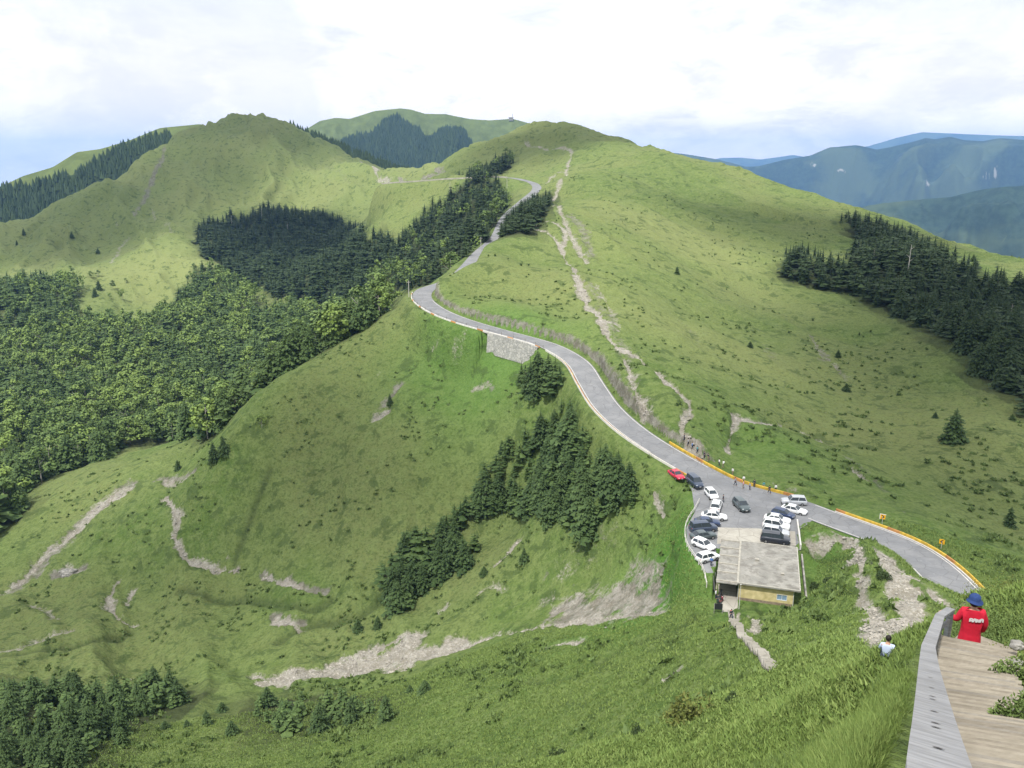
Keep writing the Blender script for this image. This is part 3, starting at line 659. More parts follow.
def sheet(name, poly, m, dz, step=2.0):
    """a sheet inside a polygon that follows the ground"""
    from mathutils.geometry import delaunay_2d_cdt
    P2 = [Vector((p.x, p.y)) for p in poly]; n = len(P2)
    dense = []
    for i in range(n):
        a, b = P2[i], P2[(i+1) % n]; k = max(1, int((b-a).length/step))
        dense += [a+(b-a)*(j/k) for j in range(k)]
    x0, x1 = min(p.x for p in P2), max(p.x for p in P2); y0, y1 = min(p.y for p in P2), max(p.y for p in P2)
    inner = [Vector((x, y)) for x in np.arange(x0, x1, step) for y in np.arange(y0, y1, step)]
    nb = len(dense)
    r = delaunay_2d_cdt(dense+inner, [(i, (i+1) % nb) for i in range(nb)], [], 1, 1e-4)
    vs = [(p.x, p.y, ground(p.x, p.y)+dz) for p in r[0]]
    mb = MB(); mb.add(vs, [tuple(f) for f in r[2]]); return mb.build(name, m, smooth=True)
tag(sheet('parking_lot', LOT, M_ASPH, .125), kind='structure')
PAD = [from_z(u, v, ZL) for u, v in [(718,527.5),(757,528.5),(795,533),(796,546),(737,544),(717,544)]]
tag(sheet('pavement', PAD, M_CONC, .145), kind='structure')
# worn track and slab path going down from the building
WALK = [from_z(u, v, ZT) for u, v in [(718,584),(736,586),(738,604),(737,612),(723,612),(719,600)]]
tag(sheet('path', WALK, M_CONC, .03, 1.0), kind='structure')
pth = [pick(u, v, 40, 116) for u, v in [(729,612),(732,620),(739,630),(747,641),(756,652),(765,661),(773,671)]]
pp = catmull(pth, .6); mb = MB()
for i in range(0, len(pp)-2, 2):
    a, b = pp[i], pp[min(i+2, len(pp)-1)]; d = (b-a); d.z = 0
    if d.length < .3: continue
    zc = max(ground(a.x, a.y), ground(b.x, b.y))+.10; c = (a+b)/2
    wd_ = 1.0+.12*math.sin(i*2.1)
    mb.box((c.x, c.y, zc-.1), (wd_, d.length*.97, .26), math.atan2(d.y, d.x)-PI/2+.03*math.sin(i))
tag(mb.build('path', asphalt('slab_stone', (.24, .225, .19), (.34, .32, .28)), bevel=.02), kind='structure')
# ------------------------------------------------------------------ walls and barriers along the road
def wall_along(i0, i1, off, w, h, m, name, label, cat, group=None, base=-.35, gap=None, joint=None):
    pts = ROAD[i0:i1+1]
    a = strip(name, pts, [off-w/2, off-w/2, off-w/2+.04, off+w/2-.04, off+w/2, off+w/2], [base, h-.05, h, h, h-.05, base], m)
    if joint:
        a.materials.append(joint); n = len(pts)-1; idx_ = np.zeros(len(a.polygons), np.int32)
        for j in range(0, n, 5): idx_[j*5:(j+1)*5] = 1
        a.polygons.foreach_set('material_index', idx_)
    for p in a.polygons: p.use_smooth = False
    o = link(bpy.data.objects.new(name, a)); return tag(o, label, cat, group)
wall_along(ridx(972,598), ridx(822,515), 3.9, .26, .50, M_YEL, 'parapet', 'low yellow parapet curving along the outer edge of the road on the right', 'parapet', joint=M_ORG)
wall_along(ridx(788,503), ridx(655,444), 3.9, .26, .48, M_YEL, 'parapet', 'low yellow parapet between the parking area and the grassy slope', 'parapet', joint=M_ORG)
wall_along(0, ridx(822,515), 3.62, .22, .10, M_WHT, 'kerb', 'pale concrete kerb at the foot of the yellow parapet on the right', 'kerb')
_far = [i for i, p in enumerate(RX) if p[1] > 640 and 384 < proj(*p)[0] < 512 and RT is not None]
wall_along(min(_far), max(_far), -4.4, .5, 1.0, M_CONC, 'retaining_wall', 'pale retaining wall under the far road crossing the saddle', 'retaining wall', base=-2.6)
wall_along(ridx(704,476), ridx(556,350), -3.75, .22, .22, M_ORG, 'kerb', 'faded orange kerb along the lower side of the road beside the red car', 'kerb', joint=M_YEL)
wall_along(ridx(692,468), ridx(556,350), -4.05, .16, .42, M_WHT, 'low_wall', 'thin pale low wall outside the orange kerb below the road', 'wall')
wall_along(ridx(549,346), ridx(420,292), -3.85, .26, .30, M_WHT, 'kerb', 'pale kerb on the outside of the hairpin bend', 'kerb', joint=M_ORG)
# guard posts on the outside of the bend
i0, i1 = ridx(552,348), ridx(424,300)
gp = empty('guardrail', ROAD[i0], 0, 'thin guardrail on grey posts round the outside of the hairpin bend', 'guardrail')
M_POST = mat('post_grey', (.20, .19, .18), .7)
Nr = []
def side(i, off, z=0):
    a, b = ROAD[max(i-1, 0)], ROAD[min(i+1, len(ROAD)-1)]; d = (b-a); d.z = 0; d.normalize(); return Vector((ROAD[i].x+d.y*off, ROAD[i].y-d.x*off, ROAD[i].z+z))
inv = -Vector(ROAD[i0])
for j in range(i0, i1, 2):
    p = side(j, -3.85); m_ = MB(); m_.box((0, 0, .55), (.16, .16, 1.1)); m_.box((0, 0, 1.12), (.2, .2, .06)); o = m_.build('post', M_POST, gp); o.location = p-ROAD[i0]
m_ = MB()
for j in range(i0, i1-1, 1): m_.beam(side(j, -3.85, .8)-ROAD[i0], side(j+1, -3.85, .8)-ROAD[i0], .05, .09)
m_.build('rail', M_POST, gp)
# stone wall that carries the road
j0, j1 = ridx(549,346), ridx(494,330); V = []; nrow = 9
mbw = MB(); pts = []
for j in range(j0, j1+1):
    s0 = side(j, -4.12, .12); 
    for k in range(nrow+1):
        q = side(j, -4.7-.08*k-.05*random.random(), .12-k*.72); pts.append(q)
n_ = nrow+1; L_ = j1-j0
mbw.add(pts, [(i*n_+k, i*n_+k+1, (i+1)*n_+k+1, (i+1)*n_+k) for i in range(L_) for k in range(nrow)])
cap = [side(j, -3.5, .04) for j in range(j0, j1+1)]; cb = len(mbw.v); mbw.v += [tuple(p) for p in cap]
for i in range(L_): mbw.f.append((cb+i, i*n_, (i+1)*n_, cb+i+1)); mbw.m.append(0)
def stone_mat():
    m, t, b = nt('mortared_stone'); g = G(t); geo = t.nodes.new('ShaderNodeNewGeometry'); P_ = geo.outputs['Position']
    v = g.voro(P_, 1.3); e = g.voro(P_, 1.3, 'DISTANCE_TO_EDGE'); c = g.mix(g.ramp(v.outputs['Color'], .2, .8), (.30, .30, .28), (.42, .41, .38)); c = g.mix(g.ramp(e.outputs['Distance'], .02, .08, .8, 0), c, (.17, .165, .15))
    t.links.new(c, b.inputs['Base Color']); b.inputs['Roughness'].default_value = .9; return m
M_MORTAR = stone_mat()
tag(mbw.build('retaining_wall', M_MORTAR, smooth=False), 'grey stone retaining wall holding up the road below the bend', 'retaining wall')
# ------------------------------------------------------------------ the flat-roofed building beside the lot
ZRF = -60.75
q = [from_z(u, v, ZRF) for u, v in [(737.5,583),(801,591.5),(791,546),(737,541)]]      # near left, near right, far right, far left
o0 = q[0]; ex = (q[1]-q[0]); Wd = ex.length; ax = math.atan2(ex.y, ex.x); Dp = ((q[3]-q[0]).length+(q[2]-q[1]).length)/2
Ry = Matrix.Rotation(ax, 3, 'Z')
bld = empty('toilet_block', (o0.x, o0.y, ZT), ax, 'small yellow flat-roofed building with a stained concrete roof below the parking lot', 'building')
H = ZRF-ZT; OV = .45; T_ = .22
def roofmat():
    m, t, b = nt('stained_roof_concrete'); g = G(t); tc_ = t.nodes.new('ShaderNodeTexCoord'); P_ = tc_.outputs['Object']
    c = g.mix(g.ramp(g.noise(P_, .35, 6, .7), .35, .65), (.21, .205, .185), (.32, .31, .28))
    c = g.mix(g.ramp(g.noise(g.scalev(P_, (.8, 1.0, 1)), .7, 7, .75), .46, .62, 0, .7), c, (.13, .12, .105))
    c = g.mix(g.ramp(g.noise(P_, 2.2, 5, .7), .64, .72, 0, .6), c, (.52, .50, .46))
    t.links.new(c, b.inputs['Base Color']); b.inputs['Roughness'].default_value = .95; return m
M_ROOF = roofmat()
mb = MB()
NX, NY = 14, 14
mb.box((Wd/2, Dp/2, H-T_/2), (Wd, Dp, T_)); 
rf = mb.build('roof', M_ROOF, bld, bevel=.03)
mb = MB()
for (c, d) in [((Wd/2, .09, H+.045), (Wd-.1, .16, .09)), ((Wd/2, Dp-.09, H+.045), (Wd-.1, .16, .09)), ((.09, Dp/2, H+.046), (.16, Dp-.3, .092)), ((Wd-.09, Dp/2, H+.046), (.16, Dp-.3, .092))]: mb.box(c, d)
mb.build('roof_edge', mat('roof_edge_concrete', (.40, .385, .34), .95, var=.2), rf)
M_YW = mat('faded_yellow_wall', (.50, .42, .20), .9, var=.16, scale=1.4, var2=(.55, .47, .26)); M_BASE = mat('brown_wall_base', (.24, .19, .14), .9, var=.3)
WX0, WX1, WY0, WY1 = .25, Wd-1.0, .55, Dp-.3
wx, wz, ww, wh = WX0+(WX1-WX0)*.80, 1.35, 1.5, .95      # front window
mb = MB()
def wallbox(x0, x1, y0, y1, z0, z1): mb.box(((x0+x1)/2, (y0+y1)/2, (z0+z1)/2), (x1-x0, y1-y0, z1-z0))
wallbox(WX0, wx-ww/2, WY0, WY0+.2, .45, H-T_); wallbox(wx+ww/2, WX1, WY0, WY0+.2, .45, H-T_)
wallbox(wx-ww/2, wx+ww/2, WY0, WY0+.2, .45, wz-wh/2); wallbox(wx-ww/2, wx+ww/2, WY0, WY0+.2, wz+wh/2, H-T_)
wallbox(WX0, WX0+.2, WY0+.2, WY1-.2, .45, H-T_); wallbox(WX1-.2, WX1, WY0+.2, WY1-.2, .45, H-T_); wallbox(WX0, WX1, WY1-.2, WY1, .45, H-T_)
mb.build('wall', M_YW, bld)
mb = MB(); wallbox(WX0-.03, WX1+.03, WY0-.03, WY0+.2, -.6, .45); wallbox(WX0-.03, WX0+.2, WY0+.2, WY1, -.6, .45); wallbox(WX1-.2, WX1+.03, WY0+.2, WY1, -.6, .45); mb.build('wall_base', M_BASE, bld)
M_GLASS = mat('blue_glass', (.20, .30, .42), .15, spec=.6, var=.1); M_FRW = mat('white_frame', (.6, .62, .62), .6)
wn = empty('window', (0, 0, 0)); wn.parent = bld
mb = MB(); mb.box((wx, WY0+.1, wz), (ww-.1, .03, wh-.1)); mb.build('pane', M_GLASS, wn)
mb = MB()
for s_ in (-1, 0, 1): mb.box((wx+s_*(ww/2-.03), WY0+.03, wz), (.07, .1, wh-.01))
for s_ in (-1, 1): mb.box((wx, WY0+.031, wz+s_*(wh/2-.035)), (ww-.05, .1, .06))
mb.build('frame', M_FRW, wn)
# left wall openings
M_DARK = mat('dark_doorway', (.03, .03, .03), .9)
for y_ in (2.0, 4.6, 7.0):
    mb = MB(); mb.box((WX0-.02, y_, 1.2), (.05, .95, 2.1)); mb.build('door', mat('blue_door', (.12, .18, .26), .6), bld)
# canopy over the walk on the left
cw = (from_z(737,561,ZRF)-from_z(717.5,561,ZRF)).length
mb = MB(); mb.box((-cw/2-.02, Dp*.48, H-.16), (cw, Dp*1.0, .14)); cnp = mb.build('canopy', M_ROOF, bld)
mb = MB()
for k in range(6):
    y_ = .15+k*(Dp*.96)/5; mb.box((-cw/2-.02, y_, H+.0), (cw+.1, .16, .2))
mb.box((-.02, Dp*.48, H+.03), (.18, Dp*.98, .26))
mb.build('beam', mat('beam_concrete', (.38, .36, .31), .95, var=.2), cnp)
for k in range(4):
    mb = MB(); mb.box((-cw+.1, .2+k*(Dp*.92)/3, (H-.2)/2-.1), (.2, .2, H)); mb.build('pillar', mat('pillar_paint', (.42, .38, .28), .9), bld)
# low wall on the right edge of the lot
a, b = from_z(797,523,ZL), from_z(800.5,549,ZL); mb = MB(); mb.beam(a+Vector((0,0,.3)), b+Vector((0,0,.3)), .22, .9); mb.build('x', M_WHT)
o = bpy.data.objects['x']; o.name = 'low_wall'; tag(o, 'pale low wall closing the right side of the parking lot beside the parked cars', 'wall')
a, b = from_z(802,552,ZL), from_z(806,600,ZT); a.z = -61.9
mb = MB(); mb.beam(a, Vector((b.x, b.y, ZT+.25)), .25, .8); o = mb.build('low_wall', M_STONE); tag(o, 'dark stone wall in the trench beside the right wall of the building', 'wall')
# handrail fence at the outer edge of the lot
M_STEEL = mat('pale_steel', (.5, .5, .48), .5, var=.1)
fl = [from_z(u, v, ZL) for u, v in [(699,503),(694,512),(688,521),(685,530),(685.5,541),(689,550),(695,559),(702,569),(707,580)]]
fr = empty('fence', fl[0], 0, 'white post and rail fence behind the row of cars at the lot edge', 'fence')
fc = catmull(fl, 1.8)
for i, p in enumerate(fc):
    mb = MB(); mb.box((0, 0, .45), (.12, .12, 1.15)); o = mb.build('post', M_WHT, fr); p.z = ground(p.x, p.y); o.location = p-fl[0]
for h_ in (.5, .9):
    mb = MB()
    for i in range(len(fc)-1): mb.beam(fc[i]-fl[0]+Vector((0,0,h_)), fc[i+1]-fl[0]+Vector((0,0,h_)), .06, .06)
    mb.build('rail', M_WHT, fr)
fl = [from_z(u, v, ZL) for u, v in [(686,475),(694,482),(700,490),(704,498),(706,505)]]
# pole in front of the building, board sign
p = from_z(739, 609, ZT); mb = MB(); mb.tube((0, 0, -.2), (0, 0, 4.0), .06, .045, 8); pl = empty('pole', (p.x, p.y, ZT), 0, 'thin pale pole standing at the front left corner of the yellow building', 'pole')
mb.build('shaft', M_STEEL, pl); mb = MB(); mb.ell((0, 0, 4.05), (.12, .12, .1)); mb.build('cap', M_STEEL, pl)
p = from_z(718, 613, ZT); p.z = ground(p.x, p.y); sg = empty('notice_board', p, math.radians(-6), 'black notice board on two posts at the head of the slab path', 'sign')
mb = MB(); mb.box((0, 0, 1.05), (1.15, .08, 1.0)); mb.build('board', mat('black_board', (.025, .027, .03), .5), sg)
for s_ in (-1, 1):
    mb = MB(); mb.box((s_*.6, 0, .7), (.08, .1, 1.7)); mb.build('post', M_STONE, sg)
for i_, (x_, y_, w_b, d_b, h_b) in enumerate([(Wd*.30, Dp*.55, .5, .4, .3), (Wd*.72, Dp*.30, .35, .35, .25)]):
    mb = MB(); mb.box((x_, y_, H+h_b/2), (w_b, d_b, h_b)); mb.box((x_, y_, H+h_b+.03), (w_b+.12, d_b+.12, .06)); mb.build('roof_vent', M_CONC, rf)
mb = MB(); mb.tube((WX0-.06, WY0-.08, -.1), (WX0-.06, WY0-.08, H-T_), .05, .05, 8); mb.build('downpipe', M_STEEL, bld)
mb = MB(); mb.tube((WX1+.07, WY0-.05, -.1), (WX1+.07, WY0-.05, H-T_), .05, .05, 8); mb.build('downpipe', M_STEEL, bld)
# ------------------------------------------------------------------ bend signs on the parapet
M_SY = mat('sign_yellow', (.8, .42, .02), .5, var=.05); M_BLK = mat('black_paint', (.02, .02, .02), .5)
M_SWH = mat('sign_white', (.75, .75, .73), .5, var=.04)
def arrow_sign(u, v, z, label, face, rz, sc=1.0, mirror=False):
    p = pick(u, v, 90, 260) if z is None else from_z(u, v, z); p.z = ground(p.x, p.y)
    s = empty('bend_sign', p, rz, label, 'sign')
    mb = MB(); mb.tube((0, 0, -.3), (0, 0, 1.6*sc), .04, .04, 8); mb.build('post', M_STEEL, s)
    mb = MB(); w = .46*sc; mb.box((0, 0, 1.5*sc), (w*2, .04, w*2)); pn = mb.build('panel', face, s)
    mb = MB(); k = 1 if not mirror else -1
    pts_ = [(-.28, -.3), (.02, 0), (-.28, .3), (0, .3), (.3, 0), (0, -.3)]
    mb.poly([(k*x*sc*1.1, -.026, 1.5*sc+y*sc*1.1) for x, y in (pts_ if k < 0 else pts_[::-1])]); mb.build('arrow', M_BLK, pn); return s
arrow_sign(941, 549, None, 'small square yellow sign with a black chevron behind the parapet end', M_SY, math.radians(-35), .85, True)
s = arrow_sign(882, 524, None, 'white edged yellow sign with a curved arrow behind the middle of the yellow parapet', M_SY, math.radians(-30), .9)
mb = MB(); mb.box((-.47, .01, 1.36), (.09, .04, .95)); mb.box((0, .01, 1.82), (1.0, .04, .09)); mb.build('border', M_SWH, s)
# ------------------------------------------------------------------ utility poles
M_PW = mat('pole_concrete', (.42, .41, .38), .9)
for u, v, rmin, rmax, h, lb in [(409,297,300,700,6,'grey utility pole standing at the edge of the wood left of the hairpin bend'), (507,188,550,900,9,'utility pole beside the far road under the summit'), (481,252,360,470,7,'short utility pole at the lower edge of the middle stretch of road')]:
    p = pick(u, v, rmin, rmax); pl = empty('utility_pole', p, .3, lb, 'utility pole'); mb = MB(); mb.tube((0, 0, -1), (0, 0, h), .16, .11, 8); mb.build('shaft', M_PW, pl)
    mb = MB(); mb.box((0, 0, h-.6), (1.5, .1, .12)); mb.build('crossarm', M_PW, pl)
# lookout mast on the far mountain
a, e = aze(511, 119); r = 3290; p = Vector((r*math.sin(a), r*math.cos(a), r*e-6)); mt = empty('summit_hut', p, 0, 'tiny hut with a mast on the skyline of the far green mountain', 'building')
mb = MB(); mb.box((0, 0, 5), (16, 10, 10)); mb.build('hut_wall', M_STONE, mt); mb = MB(); mb.box((0, 0, 11), (18, 12, 2)); mb.build('roof', M_ROOF, mt); mb = MB(); mb.tube((6, 0, 10), (6, 0, 26), .9, .5); mb.build('mast', M_STONE, mt)
# ------------------------------------------------------------------ the wooden stair and its rail
def wood(name, a, b_, ax_=0):
    m, t, b = nt(name); g = G(t); tc_ = t.nodes.new('ShaderNodeTexCoord'); P_ = tc_.outputs['Object']
    c = g.mix(g.ramp(g.noise(g.scalev(P_, (2, 2, 14)), 3, 6, .7), .3, .7), a, b_); c = g.mix(g.ramp(g.noise(P_, 1.3, 5, .6), .4, .7, 0, .45), c, tuple(x*.6 for x in a))
    t.links.new(c, b.inputs['Base Color']); b.inputs['Roughness'].default_value = .85; b.inputs['Specular IOR Level'].default_value = .2; return m
M_BOARD = [wood('weathered_board', (.20, .175, .135), (.285, .25, .20)), wood('pale_board', (.25, .22, .17), (.335, .30, .24)), wood('grey_board', (.20, .18, .15), (.28, .255, .215))]
M_RAIL = wood('grey_rail_wood', (.22, .22, .225), (.34, .34, .35))
so_ = SL[0]
stair = empty('boardwalk', SL[0], 0, 'pale plank boardwalk stepping down the slope beside the grey rail', 'boardwalk')
mb = MB(); 
acc = 0; Lc = [ (SL[i]+SR[i])/2 for i in range(STn)]; cum = [0]
for i in range(1, STn): cum.append(cum[-1]+(Lc[i]-Lc[i-1]).length)
pitch = .17; nb_ = int(cum[-1]/pitch); rs = random.Random(3)
def at_s(A, s):
    i = min(max(int(np.searchsorted(cum, s))-1, 0), STn-2); t = (s-cum[i])/(cum[i+1]-cum[i]+1e-9); return A[i].lerp(A[i+1], t)
for k in range(nb_):
    s0, s1 = k*pitch, k*pitch+pitch*.83
    a0, a1, b0, b1 = at_s(SL, s0), at_s(SL, s1), at_s(SR, s0), at_s(SR, s1)
    j = rs.uniform(-.04, .04); dirv = (b0-a0).normalized(); a0, a1, b0, b1 = a0-dirv*.05+dirv*j, a1-dirv*.05+dirv*j, b0+dirv*j, b1+dirv*j
    zt = (a0.z+a1.z)/2-so_.z; zb = (b0.z+b1.z)/2-so_.z; slope_z = .35
    dz0 = (a0.z-a1.z)*.5*slope_z
    P8 = []
    for p, z, s_ in ((a0, zt, 1), (b0, zb, 1), (b1, zb, -1), (a1, zt, -1)): P8.append(Vector((p.x-so_.x, p.y-so_.y, z+dz0*s_)))
    lo = [p-Vector((0, 0, .05)) for p in P8]
    mb.add(lo+P8, [(3,2,1,0),(4,5,6,7),(0,1,5,4),(1,2,6,5),(2,3,7,6),(3,0,4,7)], rs.choice([0,0,1,2,1]))
mb.build('planks', M_BOARD, stair)
mb = MB()
for A_, ins in ((SL, .06), (SR, -.12)):
    for i in range(0, STn-1, 6):
        j = min(i+6, STn-1); mb.beam(A_[i]-so_-Vector((0, 0, .17)), A_[j]-so_-Vector((0, 0, .17)), .06, .16)
mb.build('stringer', M_RAIL, stair)
# steps going down beyond the brow, where the walker stands
B0, B1 = SL[-1], SR[-1]; fw = Vector((.42, .9, 0)).normalized()
mb = MB()
for k in range(7):
    zz = -.24*(k+1); off = fw*(.05+.24*k)
    c = (B0+B1)/2-so_+off; mb.box((c.x, c.y, c.z+zz), (1.35, .24, .06), math.atan2(B1.y-B0.y, B1.x-B0.x))
c = (B0+B1)/2-so_+fw*2.6; mb.box((c.x+.25, c.y, c.z-1.78), (.95, 1.9, .07), math.atan2(B1.y-B0.y, B1.x-B0.x))
mb.build('step', M_BOARD[0], stair)
# rail
RT_ = [from_d(948,800,1.75), from_d(941,768,2.05), from_d(936,728,2.95), from_d(931.5,688,4.75), from_d(929,662,7.3), from_d(928.5,646,10.0)]
R2 = [RT_[-1], from_d(940,615,14.6)]; R3 = [R2[-1], from_d(951,608,16.2)]
rail = empty('handrail', RT_[0], 0, 'weathered grey wooden handrail with a wide top board running down beside the boardwalk', 'handrail')
o_ = RT_[0]
def flatboard(mb, pts, w, th):
    """board lying flat: its width stays level"""
    for i in range(len(pts)-1):
        a, b = pts[i]-o_, pts[i+1]-o_; d = (b-a); h = Vector((d.y, -d.x, 0)).normalized()*w/2; up = h.cross(d).normalized()*th
        if up.z < 0: up = -up
        mb.add([a-h-up, a+h-up, b+h-up, b-h-up, a-h, a+h, b+h, b-h], [(0,1,2,3),(7,6,5,4),(0,4,5,1),(1,5,6,2),(2,6,7,3),(3,7,4,0)])
c1 = catmull(RT_, .6)
i_s = min(range(len(c1)), key=lambda i: (c1[i]-from_d(931.5,688,4.75)).length)
for seg in (c1[:i_s+1], c1[i_s:]):
    mb = MB(); a = seg[0].lerp(seg[1], .02); flatboard(mb, [a]+seg[1:], .155, .045); mb.build('top_board', M_RAIL, rail)
mb = MB(); flatboard(mb, R2, .15, .045); mb.build('top_board', M_RAIL, rail)
mb = MB(); flatboard(mb, R3, .15, .045); mb.build('top_board', M_RAIL, rail)
# nail heads and knots on the top board
mb = MB()
for u, v, d in [(948,755,2.25),(941.5,732,2.85),(939,724,3.1),(937,712,3.5),(935.5,704,3.9),(934,697,4.3),(933,691,4.65),(932,678,5.6)]:
    i = min(range(len(c1)-1), key=lambda i: abs(proj(*c1[i])[1]-v)); 
    a, b = c1[i], c1[min(i+1, len(c1)-1)]; va, vb = proj(*a)[1], proj(*b)[1]; t_ = 0 if abs(vb-va) < .1 else max(0, min(1, (v-va)/(vb-va))); p = a.lerp(b, t_)-o_
    d_ = (b-a).normalized(); h = Vector((d_.y, -d_.x, 0)).normalized(); 
    s_ = .012; n_ = h.cross(d_); n_ = n_ if n_.z > 0 else -n_
    p = p+n_*.003; mb.poly([p+h*s_*1.6+d_*s_*.2, p+d_*s_*1.2, p-h*s_*1.4+d_*s_*.3, p-h*s_-d_*s_, p+h*s_*.6-d_*s_])
for p_ in mb.f: pass
mb.build('nail', mat('rusty_nail', (.04, .03, .025), .6), rail)['kind'] = 'stuff'
def bd_z(p):
    D2 = [((q_.x-p.x)**2+(q_.y-p.y)**2) for q_ in SL]; return SL[int(np.argmin(D2))].z
allp = c1+[R2[1], R3[1]]
posts_at = [c1[int(i)] for i in np.linspace(0, len(c1)-1, 7)]+[R2[0].lerp(R2[1], .33), R2[0].lerp(R2[1], .66), R2[1], R3[1]]
for p in posts_at:
    zb = ground(p.x, p.y)-.2; mb = MB(); q_ = p-o_; mb.box((q_.x, q_.y, (q_.z-.05+zb-o_.z)/2), (.09, .09, q_.z-.05-(zb-o_.z)), .4); mb.build('post', M_RAIL, rail)
for dz in (.28,):
    mb = MB()
    for i in range(len(allp)-1): mb.beam(allp[i]-o_-Vector((0, 0, dz)), allp[i+1]-o_-Vector((0, 0, dz)), .04, .09)
    mb.build('lower_rail', M_RAIL, rail)
for t_ in np.linspace(.12, .95, 7):
    p = R2[0].lerp(R2[1], t_)-o_; mb = MB(); mb.box((p.x, p.y, p.z-.33), (.05, .05, .58), .4); mb.build('baluster', M_RAIL, rail)
# ------------------------------------------------------------------ cars
def paint(name, col, met=0.0): return mat(name, col, .32, met, var=.03, scale=2, spec=.5, coat=.6)
M_TINT = mat('car_glass', (.035, .045, .055), .12, var=.1, spec=.6); M_TYRE = mat('tyre', (.02, .02, .02), .9); M_RIM = mat('rim', (.35, .35, .36), .35, .8)
M_HEAD = mat('headlamp', (.6, .62, .65), .15, spec=.7); M_TAIL = mat('tail_lamp', (.35, .02, .02), .3); M_PLAST = mat('bumper_plastic', (.03, .03, .03), .7); M_PLATE = mat('number_plate', (.7, .7, .7), .6)
def prof(kind):
    # half-length stations: (x, z of belt/bonnet line, z of roof line or None)
    if kind == 'sedan': return dict(L=4.6, W=1.78, H=1.45, bonnet=(.95, .78), boot=(1.02, .95), a=(.95, .25), c=(-1.85, -1.15), belt=.92)
    if kind == 'hatch': return dict(L=4.1, W=1.72, H=1.52, bonnet=(.98, .80), boot=(1.0, .98), a=(.95, .30), c=(-1.98, -1.60), belt=.95)
    if kind == 'suv': return dict(L=4.6, W=1.86, H=1.72, bonnet=(1.10, .92), boot=(1.1, 1.05), a=(1.05, .45), c=(-2.22, -1.90), belt=1.08)
    return dict(L=4.9, W=1.88, H=1.88, bonnet=(1.15, .95), boot=(1.12, 1.08), a=(1.35, .70), c=(-2.38, -2.15), belt=1.12)
CARMESH = {}
